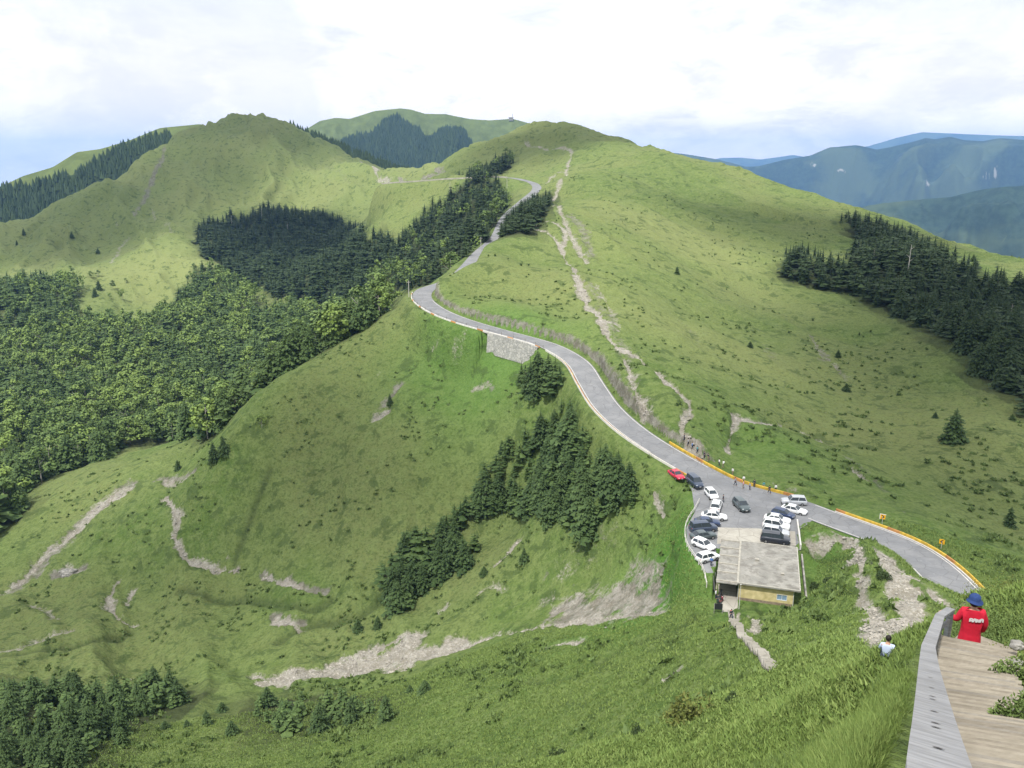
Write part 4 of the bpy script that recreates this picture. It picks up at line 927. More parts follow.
def make_car(kind, pm, label, group):
    d = prof(kind); L2 = d['L']/2; W2 = d['W']/2; H_ = d['H']; gb, gf = d['bonnet']; 
    root = empty({'sedan': 'saloon_car', 'hatch': 'hatchback_car', 'suv': 'suv', 'van': 'minivan'}[kind], (0, 0, 0), 0, label, 'car', group)
    xa0, xa1 = d['a']; xc0, xc1 = d['c']; belt = d['belt']; zb = .26
    if kind not in CARMESH:
        st = [(-L2, .42, .62, .72), (-L2+.06, zb+.04, d['boot'][1]-.05, .88), (-L2+.25, zb, d['boot'][1]+.02, .96), (xc0, zb, d['boot'][0] if kind != 'sedan' else .99, .99), (-L2*.6, zb-.02, belt+.02, 1), (-L2*.3, zb-.02, belt, 1), (0, zb-.02, belt, 1), (L2*.3, zb-.02, belt-.01, 1), (xa0, zb, gb-.02, .99), (L2-.55, zb, (gb+gf)/2, .96), (L2-.18, zb+.02, gf, .90), (L2-.03, zb+.08, gf-.12, .80), (L2, .42, .58, .70)]
        st.sort(); mb = MB(); ring = []
        for x, z0, z1, ws in st:
            w = W2*ws; zm = z0+(z1-z0)*.55
            R_ = [(x, -w*.90, z0), (x, -w, z0+.10), (x, -w*1.0, zm), (x, -w*.965, z1-.05), (x, -w*.86, z1), (x, -w*.4, z1+.025), (x, w*.4, z1+.025), (x, w*.86, z1), (x, w*.965, z1-.05), (x, w, zm), (x, w, z0+.10), (x, w*.90, z0)]
            ring.append(R_)
        n = 12; vs = [p for R_ in ring for p in R_]; fs = []
        for i in range(len(ring)-1):
            for j in range(n): fs.append((i*n+j, (i+1)*n+j, (i+1)*n+(j+1) % n, i*n+(j+1) % n))
        fs.append(tuple(range(n))); fs.append(tuple((len(ring)-1)*n+n-1-j for j in range(n)))
        # wheel arches: dark discs set into the flanks
        mb.add(vs, fs); body = mb.mesh('body', [pm], smooth=True)
        # roof: slab over the cabin with pillars
        mb = MB(); r0, r1 = xc1, xa1; wr = W2*.74; wb = W2*.93; zr = H_
        N_ = 5; vs = []; xs_ = np.linspace(r0, r1, N_)
        for i, x in enumerate(xs_):
            cz = zr-.05*((i-(N_-1)/2)/((N_-1)/2))**2; vs += [(x, -wr, cz-.05), (x, -wr*.92, cz), (x, 0, cz+.03), (x, wr*.92, cz), (x, wr, cz-.05), (x, wr*.9, cz-.09), (x, -wr*.9, cz-.09)]
        fs = [(i*7+j, (i+1)*7+j, (i+1)*7+(j+1) % 7, i*7+(j+1) % 7) for i in range(N_-1) for j in range(7)]+[tuple(range(7)), tuple((N_-1)*7+6-j for j in range(7))]
        mb.add(vs, fs)
        for s_ in (-1, 1):
            zt = zr-.09
            for (xb, xt, wd) in ((xa0-.02, r1-.02, .07), ((xa0+xc0)/2-.05, (r0+r1)/2-.05, .09), (xc0+.12, r0+.06, .14)):
                mb.beam((xb, s_*wb, belt-.03), (xt, s_*wr*.97, zt+.04), .05, wd, up=(1, 0, 0))
        roof = mb.mesh('roof', [pm], smooth=False)
        zt = zr-.085
        def pane(pts): m_ = MB(); m_.poly(pts); return m_.mesh('window', [M_TINT])
        wsn = pane([(xa0, -wb*.93, gb), (xa0, wb*.93, gb), (r1, wr*.9, zt+.05), (r1, -wr*.9, zt+.05)])
        zrb = d['boot'][0]
        rw = pane([(xc0, wb*.9, zrb), (xc0, -wb*.9, zrb), (r0, -wr*.9, zt+.05), (r0, wr*.9, zt+.05)])
        sw = []
        for s_ in (-1, 1):
            P_ = [(xa0-.04, s_*wb*.985, belt-.02), (r1-.03, s_*wr*.955, zt+.03), (r0+.05, s_*wr*.955, zt+.03), (xc0+.08, s_*wb*.985, belt-.02)]
            sw.append(pane(P_ if s_ > 0 else P_[::-1]))
        mb = MB(); mb.tube((0, -.11, 0), (0, .11, 0), .32, .32, 16); tyre = mb.mesh('tyre', [M_TYRE]); mb = MB(); mb.tube((0, -.118, 0), (0, .118, 0), .20, .20, 12); rim = mb.mesh('rim', [M_RIM])
        mb = MB(); mb.ell((0, 0, 0), (.10, .19, .08)); hl = mb.mesh('headlight', [M_HEAD], True); mb = MB(); mb.box((0, 0, 0), (.08, .26, .13)); tl = mb.mesh('tail_light', [M_TAIL])
        mb = MB(); mb.box((L2-.035, 0, .40), (.10, W2*1.3, .16)); bf = mb.mesh('grille', [M_PLAST]); mb = MB(); mb.box((L2+.0, 0, .5), (.05, .36, .10)); pt = mb.mesh('number_plate', [M_PLATE])
        mb = MB(); mb.ell((0, 0, 0), (.09, .10, .07)); mr = mb.mesh('mirror', [pm], True)
        CARMESH[kind] = (body, roof, wsn, rw, sw, tyre, rim, hl, tl, bf, pt, mr)
    body, roof, wsn, rw, sw, tyre, rim, hl, tl, bf, pt, mr = CARMESH[kind]
    def part(name, me_, parent=root, loc=(0, 0, 0), own=False):
        if own: me_ = me_.copy(); me_.materials[0] = pm
        o = link(bpy.data.objects.new(name, me_), parent); o.location = loc; return o
    b_ = part('body', body, own=True); part('roof', roof, own=True); part('windscreen', wsn); part('rear_window', rw)
    for m_ in sw: part('side_window', m_)
    for sx in (-1, 1):
        for sy in (-1, 1):
            w = part('wheel', tyre, loc=(sx*L2*.60, sy*(W2-.08), .32)); part('rim', rim, w)
        part('headlight', hl, b_, (L2-.12, sx*W2*.66, gf-.14)); part('tail_light', tl, b_, (-L2+.07, sx*W2*.72, .80 if kind != 'van' else .95))
        part('mirror', mr, loc=(xa0-.25, sx*(W2+.07), belt+.04), own=True)
    part('grille', bf, b_); pt_ = part('number_plate', pt, b_)
    return root
P_WHITE = paint('white_car_paint', (.78, .79, .80)); P_SILV = paint('silver_car_paint', (.50, .52, .55), .3); P_GREY = paint('grey_green_car_paint', (.09, .115, .12), .3); P_DK = paint('dark_grey_car_paint', (.035, .04, .055), .3)
P_BLUE = paint('dark_blue_car_paint', (.028, .05, .12), .3); P_RED = paint('red_car_paint', (.55, .02, .06)); P_STEEL = paint('steel_blue_car_paint', (.055, .075, .12), .3)
def place_car(kind, pm, rear, front, label, z=None):
    a = from_z(*rear, ZL if z is None else z); b = from_z(*front, ZL if z is None else z); d = b-a; c = (a+b)/2
    g = 'cars parked on the lot and along the road'
    o = make_car(kind, pm, label, g); zz = [ground(c.x+dx, c.y+dy) for dx in (-1, 0, 1) for dy in (-1, 0, 1)]
    o.location = (c.x, c.y, ROADZ(c)); o.rotation_euler = (0, 0, math.atan2(d.y, d.x)); return o
def ROADZ(c):
    D2 = np.hypot(RX[:, 0]-c.x, RX[:, 1]-c.y); i = int(np.argmin(D2))
    return RX[i, 2]+.035 if D2[i] < 3.5 else ground(c.x, c.y)+.13
CARS = [
 ('sedan', P_RED, (668,469), (685,480), 'red car parked at the upper end of the row beside the orange kerb', -60),
 ('van', P_STEEL, (687,477), (703,490), 'blue grey van with a dark windscreen parked just below the red car', -60.3),
 ('hatch', P_WHITE, (706,490), (717,502), 'white hatchback parked between the blue grey van and the white estate', -60.8),
 ('suv', P_WHITE, (714,515), (718,503), 'white SUV seen from behind, parked at the inner corner of the lot', None),
 ('sedan', P_WHITE, (702,518), (726,520), 'white saloon car standing crosswise at the top of the left row', None),
 ('sedan', P_BLUE, (696,524.5), (718,525.5), 'dark blue saloon car directly below the crosswise white saloon', None),
 ('van', P_STEEL, (692,532), (714,530), 'slate blue van third from the top in the left row', None),
 ('sedan', P_GREY, (692,540), (714,537), 'grey green saloon car between the slate blue van and a white car', None),
 ('hatch', P_WHITE, (694,544), (713,552), 'white hatchback with a pale windscreen turned towards the canopy', None),
 ('hatch', P_WHITE, (701,562), (714,558.5), 'white hatchback lowest in the left row, beside the concrete canopy', None),
 ('suv', P_GREY, (735.5,503.5), (747,514), 'grey green car driving alone across the middle of the lot', None),
 ('suv', P_SILV, (804,505.5), (783,504.5), 'silver white SUV parked farthest back beside the parapet gap', None),
 ('sedan', P_WHITE, (783,511.5), (805,516.5), 'white saloon car parked in front of the silver SUV at the lot exit', None),
 ('hatch', P_BLUE, (773,515.5), (793,520.5), 'dark blue hatchback at the top of the right row', None),
 ('sedan', P_WHITE, (765,521), (789,525), 'white saloon car just below the dark blue hatchback in the right row', None),
 ('suv', P_WHITE, (764,527), (788,531), 'white SUV in the middle of the right row', None),
 ('suv', P_SILV, (763,533.5), (788,537.5), 'silver SUV next to the dark grey car in the right row', None),
 ('van', P_DK, (762,540.5), (788,544), 'dark grey car closest to the roof at the bottom of the right row', None),
]
for kd, pm, r_, f_, lb, z_ in CARS: place_car(kd, pm, r_, f_, lb, z_)
# motor scooter and litter bins beside the canopy are built from the same small shapes
def scooter(x, y, rz, label, pm):
    s = empty('motor_scooter', (x, y, ground(x, y)+.03), rz, label, 'scooter')
    for sx in (-.62, .62):
        mb = MB(); mb.tube((sx, -.05, .26), (sx, .05, .26), .26, .26, 14); mb.build('wheel', M_TYRE, s)
    mb = MB(); mb.ell((-.35, 0, .55), (.42, .17, .22)); mb.box((.12, 0, .32), (.5, .26, .08)); mb.beam((.35, 0, .3), (.5, 0, .95), .3, .08); mb.beam((.62, 0, .28), (.46, 0, 1.0), .07, .07); mb.build('body', pm, s, smooth=True)
    mb = MB(); mb.ell((-.3, 0, .78), (.40, .15, .08)); mb.build('seat', M_PLAST, s, smooth=True)
    mb = MB(); mb.beam((.44, -.33, 1.02), (.44, .33, 1.02), .05, .05); mb.ell((.52, 0, .96), (.1, .12, .1)); mb.build('handlebar', M_PLAST, s)
p = from_z(720.5, 597, ZT); scooter(p.x, p.y, 1.2, 'dark motor scooter parked in front of the canopy, behind the other scooter', P_DK)
p = from_z(721, 603, ZT); scooter(p.x, p.y, 1.0, 'dark red motor scooter parked nearest the notice board', paint('maroon_paint', (.16, .02, .03)))
# ------------------------------------------------------------------ people
def skinned(name, verts, edges, radii, m, parent=None, sub=1, root=0):
    me_ = bpy.data.meshes.new(name); me_.from_pydata(verts, edges, []); me_.materials.append(m)
    o = link(bpy.data.objects.new(name, me_), parent)
    s = o.modifiers.new('skin', 'SKIN'); s.use_smooth_shade = True
    for i, r in enumerate(radii):
        rr = r if hasattr(r, '__len__') else (r, r); me_.skin_vertices[0].data[i].radius = rr
    me_.skin_vertices[0].data[root].use_root = True
    if sub: q_ = o.modifiers.new('sub', 'SUBSURF'); q_.levels = sub; q_.render_levels = sub
    return o
def skin_mesh(verts, edges, radii, sub, root=0):
    """skin once and bake to a plain mesh"""
    o = skinned('tmp', verts, edges, radii, M_SKIN, None, sub, root); dg = bpy.context.evaluated_depsgraph_get(); me_ = bpy.data.meshes.new_from_object(o.evaluated_get(dg)); old = o.data; bpy.data.objects.remove(o); bpy.data.meshes.remove(old)
    for p_ in me_.polygons: p_.use_smooth = True
    return me_
M_SKIN = mat('skin', (.50, .30, .21), .6, var=.05); M_HAIR = mat('black_hair', (.015, .012, .01), .6); M_JEANS = mat('dark_trousers', (.035, .045, .075), .85); M_KHAKI = mat('khaki_trousers', (.25, .21, .15), .85)
SHIRTS = {k: mat(k+'_cloth', c, .85) for k, c in dict(white=(.72, .73, .74), grey=(.3, .31, .33), blue=(.06, .16, .42), dark=(.04, .045, .06), teal=(.05, .25, .28), red=(.50, .03, .04), orange=(.55, .18, .04), yellow=(.6, .45, .08), pink=(.6, .3, .33)).items()}
def figure(pose):
    """joints of a standing or striding adult 1.70 m tall, facing +x"""
    st = {'stand': (0.04, -.04, .0, .0), 'walk': (.26, -.24, .22, -.2), 'reach': (.06, -.03, .35, .05)}[pose]
    lf, rf, la, ra = st
    V = [(0,0,.95),(0,0,1.12),(0,0,1.32),(0.005,0,1.44),(.01,0,1.52),(.02,0,1.62),     # 0 pelvis 1 waist 2 chest 3 neck base 4 neck 5 head
         (0,.17,1.40),(la*.35,.23,1.14),(la,.24,.92+abs(la)*.2),(la*1.05+.03,.24,.82+abs(la)*.25),        # left arm 6..9
         (0,-.17,1.40),(ra*.35,-.23,1.14),(ra,-.24,.92+abs(ra)*.2),(ra*1.05+.03,-.24,.82+abs(ra)*.25),    # right arm 10..13
         (0,.09,.88),(lf*.6+.04,.10,.49),(lf,.10,.09),(lf+.15,.11,.04),                                   # left leg 14..17
         (0,-.09,.88),(rf*.6+.04,-.10,.49),(rf-(.04 if rf < -.1 else 0),-.10,.09+(.06 if rf < -.1 else 0)),(rf+.13,-.11,.04)]
    E = [(0,1),(1,2),(2,3),(3,4),(4,5),(2,6),(6,7),(7,8),(8,9),(2,10),(10,11),(11,12),(12,13),(0,14),(14,15),(15,16),(16,17),(0,18),(18,19),(19,20),(20,21)]
    return V, E
BR = [(.13,.10),(.125,.09),(.15,.10),(.07,.07),(.05,.05),(.085,.10),.055,.042,.032,.035,.055,.042,.032,.035,.08,.055,.042,.035,.08,.055,.042,.035]
PM = {}
for ps in ('stand', 'walk', 'reach'):
    V, E = figure(ps)
    body = skin_mesh(V, E, BR, 1)
    up_ = [0,1,2,3,6,7,8,10,11,12]; mp = {a: i for i, a in enumerate(up_)}
    Vu = [V[i] for i in up_]; Vu[0] = (0, 0, .90); Eu = [(mp[a], mp[b]) for a, b in E if a in mp and b in mp]
    shirt = skin_mesh(Vu, Eu, [(.155,.125),(.15,.115),(.175,.125),(.085,.085),.078,.062,.05,.078,.062,.05], 1)
    lo_ = [0,14,15,16,18,19,20]; mp = {a: i for i, a in enumerate(lo_)}
    Vl = [V[i] for i in lo_]; El = [(mp[a], mp[b]) for a, b in E if a in mp and b in mp]
    trs = skin_mesh(Vl, El, [(.15,.12),.10,.075,.06,.10,.075,.06], 1)
    mb = MB(); mb.ell((.005, 0, 1.655), (.105, .095, .105), n=12, k=8); hair = mb.mesh('hair', [M_HAIR], True)
    PM[ps] = (body, shirt, trs, hair)
def person(pos, rz, pose, shirt, trousers, label, scale=1.0, hat=None, bag=None):
    o = empty('person', pos, rz, label, 'person', 'walkers and visitors by the road'); o.scale = (scale,)*3
    body, sh, tr, ha = PM[pose]
    for nm, me_, m_ in (('body', body, M_SKIN), ('shirt', sh, shirt), ('trousers', tr, trousers), ('hair', ha, M_HAIR)):
        me2 = me_.copy(); me2.materials.clear(); me2.materials.append(m_); link(bpy.data.objects.new(nm, me2), o)
    if hat:
        mb = MB(); mb.ell((.0, 0, 1.70), (.12, .11, .09), n=12); mb.tube((.0, 0, 1.685), (.0, 0, 1.70), .19, .17, 14); mb.build('hat', hat, o, smooth=True)
    if bag:
        mb = MB(); mb.ell((-.17, 0, 1.25), (.11, .15, .22), n=10); mb.build('backpack', bag, o, smooth=True)
    return o
S_ = SHIRTS
PEOPLE = [((684,441),200,'walk','dark','J','walker in dark clothes highest on the path above the road'),
 ((688,446),190,'walk','grey','J','walker in grey just below the topmost walker on the path'),
 ((692,449.5),15,'walk','blue','J','walker in a bright blue jacket on the path above the parapet'),
 ((697,453.5),20,'walk','teal','J','walker in teal between the blue jacket and the two dark walkers on the path'),
 ((704,458.5),25,'stand','dark','J','walker in black, upper of the dark pair on the path above the parapet'),
 ((708,461),200,'stand','dark','K','walker in a dark top and khaki trousers behind the parapet, lower of the dark pair'),
 ((719,466),10,'stand','white','J','walker in white with dark trousers near the foot of the path'),
 ((723,468),190,'walk','white','K','walker in white and khaki carrying a pale pack at the foot of the path'),
 ((732.5,475),220,'stand','white','K','person in a white top alone where the path meets the parapet'),
 ((735,486.5),-30,'walk','grey','J','person in grey at the left end of the road group by the parapet'),
 ((743.5,483),90,'stand','white','K','person in white standing behind the parapet near the group on the road'),
 ((743,489.5),160,'stand','pink','K','person in a pale pink top in the middle of the road group by the parapet'),
 ((749.5,491),20,'stand','grey','J','person in grey with black trousers, right of the pink top by the parapet'),
 ((754,487.5),90,'stand','dark','J','dark figure leaning behind the parapet to the right of the group'),
 ((763.5,489),80,'stand','teal','K','person in teal sitting back behind the parapet near its right end'),
 ((769,494.5),-60,'walk','dark','J','person in dark clothes walking alone on the road beside the parapet'),
 ((775.5,492),90,'stand','white','J','person in a white top behind the parapet near its right end'),
 ((723,503),170,'stand','dark','J','dark figure standing between the white hatchback and the moving grey car'),
 ((711,567),60,'stand','blue','J','person in blue standing below the white hatchback beside the canopy'),
 ((717.5,604),250,'stand','dark','J','person in black standing beside the scooters in front of the canopy'),
 ((715.5,599),-20,'stand','white','J','person in white standing by the scooters on the grass side'),
 ((731,619.5),-70,'walk','dark','J','walker in dark clothes with a red pack starting down the slab path'),
]
used_z = lambda p: max(ground(p.x, p.y), -1e9)
for k_, ((u, v), hd, pose, sh, tr, lb) in enumerate(PEOPLE):
    p = pick(u, v, 60, 240)
    D2 = np.hypot(RX[:, 0]-p.x, RX[:, 1]-p.y); i = int(np.argmin(D2)); lotin = abs(ground(p.x, p.y)-(ZL-.12)) < .03
    if D2[i] < 3.5: p.z = RX[i, 2]+.03
    elif lotin: p.z += .13
    person(p, math.radians(hd), pose, S_[sh], M_JEANS if tr == 'J' else M_KHAKI, lb, .98+.05*math.sin(k_*3), bag=(S_['white'] if 'pale pack' in lb else S_['red'] if 'red pack' in lb else None))
# the walker in the grass: head and shoulders show over the slope
p = pick(886, 659, 15, 60)
Vs = [(0,0,.13),(-.02,0,.32),(-.02,0,.54),(0,0,.65),(.02,0,.72),(.03,0,.82),(0,.17,.60),(.10,.24,.38),(.28,.16,.36),(.36,.12,.38),(0,-.17,.60),(.10,-.24,.38),(.28,-.16,.36),(.36,-.12,.38),
      (.05,.10,.12),(.42,.14,.36),(.55,.13,.02),(.68,.14,-.02),(.05,-.10,.12),(.42,-.14,.36),(.55,-.13,.02),(.68,-.14,-.02)]
_, E_ = figure('stand'); body = skin_mesh(Vs, E_, BR, 1)
mp = {a: i for i, a in enumerate([0,1,2,3,6,7,8,10,11,12])}; sh = skin_mesh([Vs[i] for i in mp], [(mp[a], mp[b]) for a, b in E_ if a in mp and b in mp], [(.155,.125),(.15,.115),(.175,.125),(.085,.085),.078,.062,.05,.078,.062,.05], 1)
mp = {a: i for i, a in enumerate([0,14,15,16,18,19,20])}; tr_ = skin_mesh([Vs[i] for i in mp], [(mp[a], mp[b]) for a, b in E_ if a in mp and b in mp], [(.15,.12),.10,.075,.06,.10,.075,.06], 1)
st_ = empty('person', (p.x, p.y, p.z-.06), math.radians(62), 'black haired person in a pale blue and white shirt sitting in the grass slope', 'person'); st_.scale = (.95,)*3
for nm, me_, m_ in (('body', body, M_SKIN), ('shirt', sh, mat('pale_blue_shirt', (.50, .58, .75), .85)), ('trousers', tr_, M_JEANS)):
    me_.materials.clear(); me_.materials.append(m_); link(bpy.data.objects.new(nm, me_), st_)
mb = MB(); mb.ell((.012, 0, .86), (.108, .10, .11), n=12, k=8); mb.build('hair', M_HAIR, st_, smooth=True)
# ------------------------------------------------------------------ the walker in the red jacket at the end of the rail
SC_ = 1.0
hd = from_d(975, 601, 16.3)             # centre of the head
base = Vector((hd.x, hd.y, hd.z-1.60))
wk = empty('person', base, 0, 'person in a red jacket and blue sun hat with a hand on the grey rail', 'person')
# local frame: +y away from the camera (the back faces us), +x to the right
wk.rotation_euler = (0, 0, -math.radians(20))
Vb = [(0,0,.93),(0,0,1.08),(0,.0,1.28),(0,.0,1.43),(0,.02,1.49),(0,.03,1.58),
      (-.17,0,1.38),(-.26,.03,1.13),(-.40,.14,1.16),(-.45,.19,1.20),
      (.17,0,1.38),(.235,.02,1.12),(.21,.12,.92),(.20,.14,.84),
      (-.09,0,.86),(-.10,.06,.48),(-.10,.02,.09),(-.10,.16,.04),(.09,0,.86),(.10,.02,.47),(.11,-.05,.09),(.11,.09,.04)]
Eb = [(0,1),(1,2),(2,3),(3,4),(4,5),(2,6),(6,7),(7,8),(8,9),(2,10),(10,11),(11,12),(12,13),(0,14),(14,15),(15,16),(16,17),(0,18),(18,19),(19,20),(20,21)]
bm1 = skin_mesh(Vb, Eb, [(.14,.10),(.13,.09),(.16,.10),(.07,.07),(.052,.052),(.082,.098),.05,.04,.03,.032,.05,.04,.03,.032,.08,.058,.042,.036,.08,.058,.042,.036], 2)
link(bpy.data.objects.new('body', bm1), wk)
M_RED = mat('red_jacket_cloth', (.50, .012, .035), .75, var=.12, scale=9, bump=.25)
Vj = [(0,.0,.42),(0,0,.80),(0,-.01,1.10),(0,-.01,1.28),(0,0,1.41),(-.17,0,1.37),(-.26,.03,1.13),(-.39,.135,1.16),(.17,0,1.37),(.24,.02,1.12),(.215,.115,.90)]
Ej = [(0,1),(1,2),(2,3),(3,4),(3,5),(5,6),(6,7),(3,8),(8,9),(9,10)]
jm = skin_mesh(Vj, Ej, [(.25,.17),(.225,.155),(.20,.13),(.215,.135),(.10,.10),(.095,.09),(.075,.07),(.05,.05),(.095,.09),(.075,.07),(.055,.055)], 2, root=2)
jm.materials.clear(); jm.materials.append(M_RED); jk = link(bpy.data.objects.new('jacket', jm), wk)
# pale printed marks across the back
mb = MB(); cols = [(0, 1), (.5, 1), (0, 0)]; x0 = -.075
def backy(x, z): return -.155+.9*x*x
def mark(x1_, z1_, x2_, z2_, w=.014):
    dx, dz = x2_-x1_, z2_-z1_; L_ = math.hypot(dx, dz); nx, nz = -dz/L_*w, dx/L_*w
    mb.poly([(x1_-nx, backy(x1_, 0), z1_-nz), (x2_-nx, backy(x2_, 0), z2_-nz), (x2_+nx, backy(x2_, 0), z2_+nz), (x1_+nx, backy(x1_, 0), z1_+nz)])
for k, xx in enumerate((-.045, .018, .078, .138)):
    zt, zb_ = 1.285+.004*k, 1.215+.006*k
    mark(xx-.022, zt, xx-.022, zb_); mark(xx+.022, zt, xx+.022, zb_); mark(xx-.022, (zt+zb_)/2+(.02 if k % 2 else -.0), xx+.022, (zt+zb_)/2); mark(xx-.022, zt, xx+.022, zt if k != 2 else zb_)
lm = mb.build('lettering', mat('white_print', (.6, .58, .6), .7), jk); lm['kind'] = 'stuff'
# hand: palm and five fingers resting on the rail post
Pw = Vector((-.43, .175, 1.185)); fx = Vector((-.93, .33, -.12)).normalized(); fy = Vector((.33, .94, 0)).normalized(); 
Vh = [tuple(Pw), tuple(Pw+fx*.05), tuple(Pw+fx*.09)]; Eh = [(0,1),(1,2)]; Rh = [(.024,.03),(.026,.04),(.016,.038)]
for k, (o_, ln) in enumerate(((-.032, .066), (-.011, .076), (.011, .072), (.031, .056))):
    b0 = Pw+fx*.085+fy*o_; b1 = b0+fx*ln*.5+Vector((0, 0, -.008)); b2 = b1+fx*ln*.3+Vector((0, 0, -.03)); b3 = b2+Vector((0, 0, -.022)); n_ = len(Vh); Vh += [tuple(b0), tuple(b1), tuple(b2), tuple(b3)]; Eh += [(1, n_), (n_, n_+1), (n_+1, n_+2), (n_+2, n_+3)]; Rh += [.0095, .009, .0085, .0075]
t0_ = Pw+fx*.03-fy*.03; n_ = len(Vh); Vh += [tuple(t0_), tuple(t0_+fx*.03-fy*.025), tuple(t0_+fx*.055-fy*.03+Vector((0,0,-.02)))]; Eh += [(0, n_), (n_, n_+1), (n_+1, n_+2)]; Rh += [.012, .0105, .009]
link(bpy.data.objects.new('hand', skin_mesh(Vh, Eh, Rh, 1)), wk)
lo_ = [0,14,15,16,18,19,20]; mp = {a: i for i, a in enumerate(lo_)}
tm = skin_mesh([Vb[i] for i in lo_], [(mp[a], mp[b]) for a, b in Eb if a in mp and b in mp], [(.11,.08),.085,.075,.062,.085,.075,.062], 1); tm.materials.clear(); tm.materials.append(M_JEANS); link(bpy.data.objects.new('trousers', tm), wk)
mb = MB(); mb.ell((0, .015, 1.585), (.10, .112, .115), n=14, k=9); mb.build('hair', M_HAIR, wk, smooth=True)
M_HAT = mat('blue_hat_cloth', (.020, .045, .15), .85, var=.15, scale=12)
mb = MB()
prof_ = [(0, 1.735), (.07, 1.73), (.10, 1.70), (.108, 1.645), (.112, 1.625), (.148, 1.588), (.153, 1.581), (.147, 1.580), (.108, 1.615), (.09, 1.64)]
n = 20; vs = [(r*math.cos(2*PI*i/n), .015+r*1.08*math.sin(2*PI*i/n), z+(.012*math.sin(2*2*PI*i/n) if r > .12 else 0)) for r, z in prof_ for i in range(n)]
mb.add(vs, [(j*n+i, (j+1)*n+i, (j+1)*n+(i+1) % n, j*n+(i+1) % n) for j in range(len(prof_)-1) for i in range(n)]); mb.build('sun_hat', M_HAT, wk, smooth=True)
mb = MB()
for s_ in (-1, 1): mb.ell((s_*.032, .132, 1.60), (.012, .008, .008))
mb.build('eyes', M_HAIR, wk)['kind'] = 'stuff'
mb = MB(); mb.ell((0, .145, 1.575), (.014, .02, .022)); mb.build('nose', M_SKIN, wk, smooth=True); mb = MB(); mb.ell((0, .128, 1.535), (.028, .01, .007)); mb.build('mouth', S_['red'], wk, smooth=True)
for s_ in (-1, 1):
    mb = MB(); mb.ell((s_*.098, .03, 1.585), (.012, .02, .032)); mb.build('ear', M_SKIN, wk, smooth=True)
# ------------------------------------------------------------------ trees and scrub
VISMAX = np.maximum.accumulate(GE2, 0)
def visible(x, y, ztop, margin=.0):
    """is a point at height ztop seen past the ground before it"""
    r = np.hypot(x, y); a = np.arctan2(x, y); i = np.clip(np.searchsorted(LR, np.log(r*.985))-1, 0, NR-1); j = np.clip(np.searchsorted(AZ, a), 0, NA-1)
    return ztop/r > VISMAX[i, j]-margin
def in_poly(px, U, V):
    ins = np.zeros(U.shape, bool); n = len(px)
    for i in range(n):
        x0, y0 = px[i]; x1, y1 = px[(i+1) % n]
        ins ^= ((y0 > V) != (y1 > V)) & (U < (x1-x0)*(V-y0)/(y1-y0+1e-9)+x0)
    return ins
def leaf_mat(name, a, b_, c_, trans=.0):
    m, t, b = nt(name); g = G(t); oi = t.nodes.new('ShaderNodeObjectInfo'); geo = t.nodes.new('ShaderNodeNewGeometry')
    tint = g.math('FRACT', g.math('ADD', g.math('ADD', g.attr('tint'), oi.outputs['Random']), 0.0))
    c = g.mix(g.ramp(tint, 0, 1), a, b_); c = g.mix(g.ramp(geo.outputs['Random Per Island'], .2, 1, 0, .55), c, c_)
    c = g.mix(g.ramp(g.noise(geo.outputs['Position'], .9, 4, .7), .35, .7, .45, 0), c, tuple(x*.5 for x in a))
    t.links.new(c, b.inputs['Base Color']); b.inputs['Roughness'].default_value = .75; b.inputs['Specular IOR Level'].default_value = .2
    return m
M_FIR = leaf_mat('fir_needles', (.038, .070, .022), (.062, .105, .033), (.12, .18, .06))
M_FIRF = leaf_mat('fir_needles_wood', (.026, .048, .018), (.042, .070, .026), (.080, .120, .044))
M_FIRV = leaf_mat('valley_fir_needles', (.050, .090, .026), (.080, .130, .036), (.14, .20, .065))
M_LEAF = leaf_mat('broad_leaves', (.075, .130, .034), (.21, .30, .060), (.26, .34, .12))
M_BARK = mat('fir_bark', (.10, .08, .06), .95, var=.3); M_PALEB = mat('pale_bark', (.33, .31, .28), .9, var=.25)
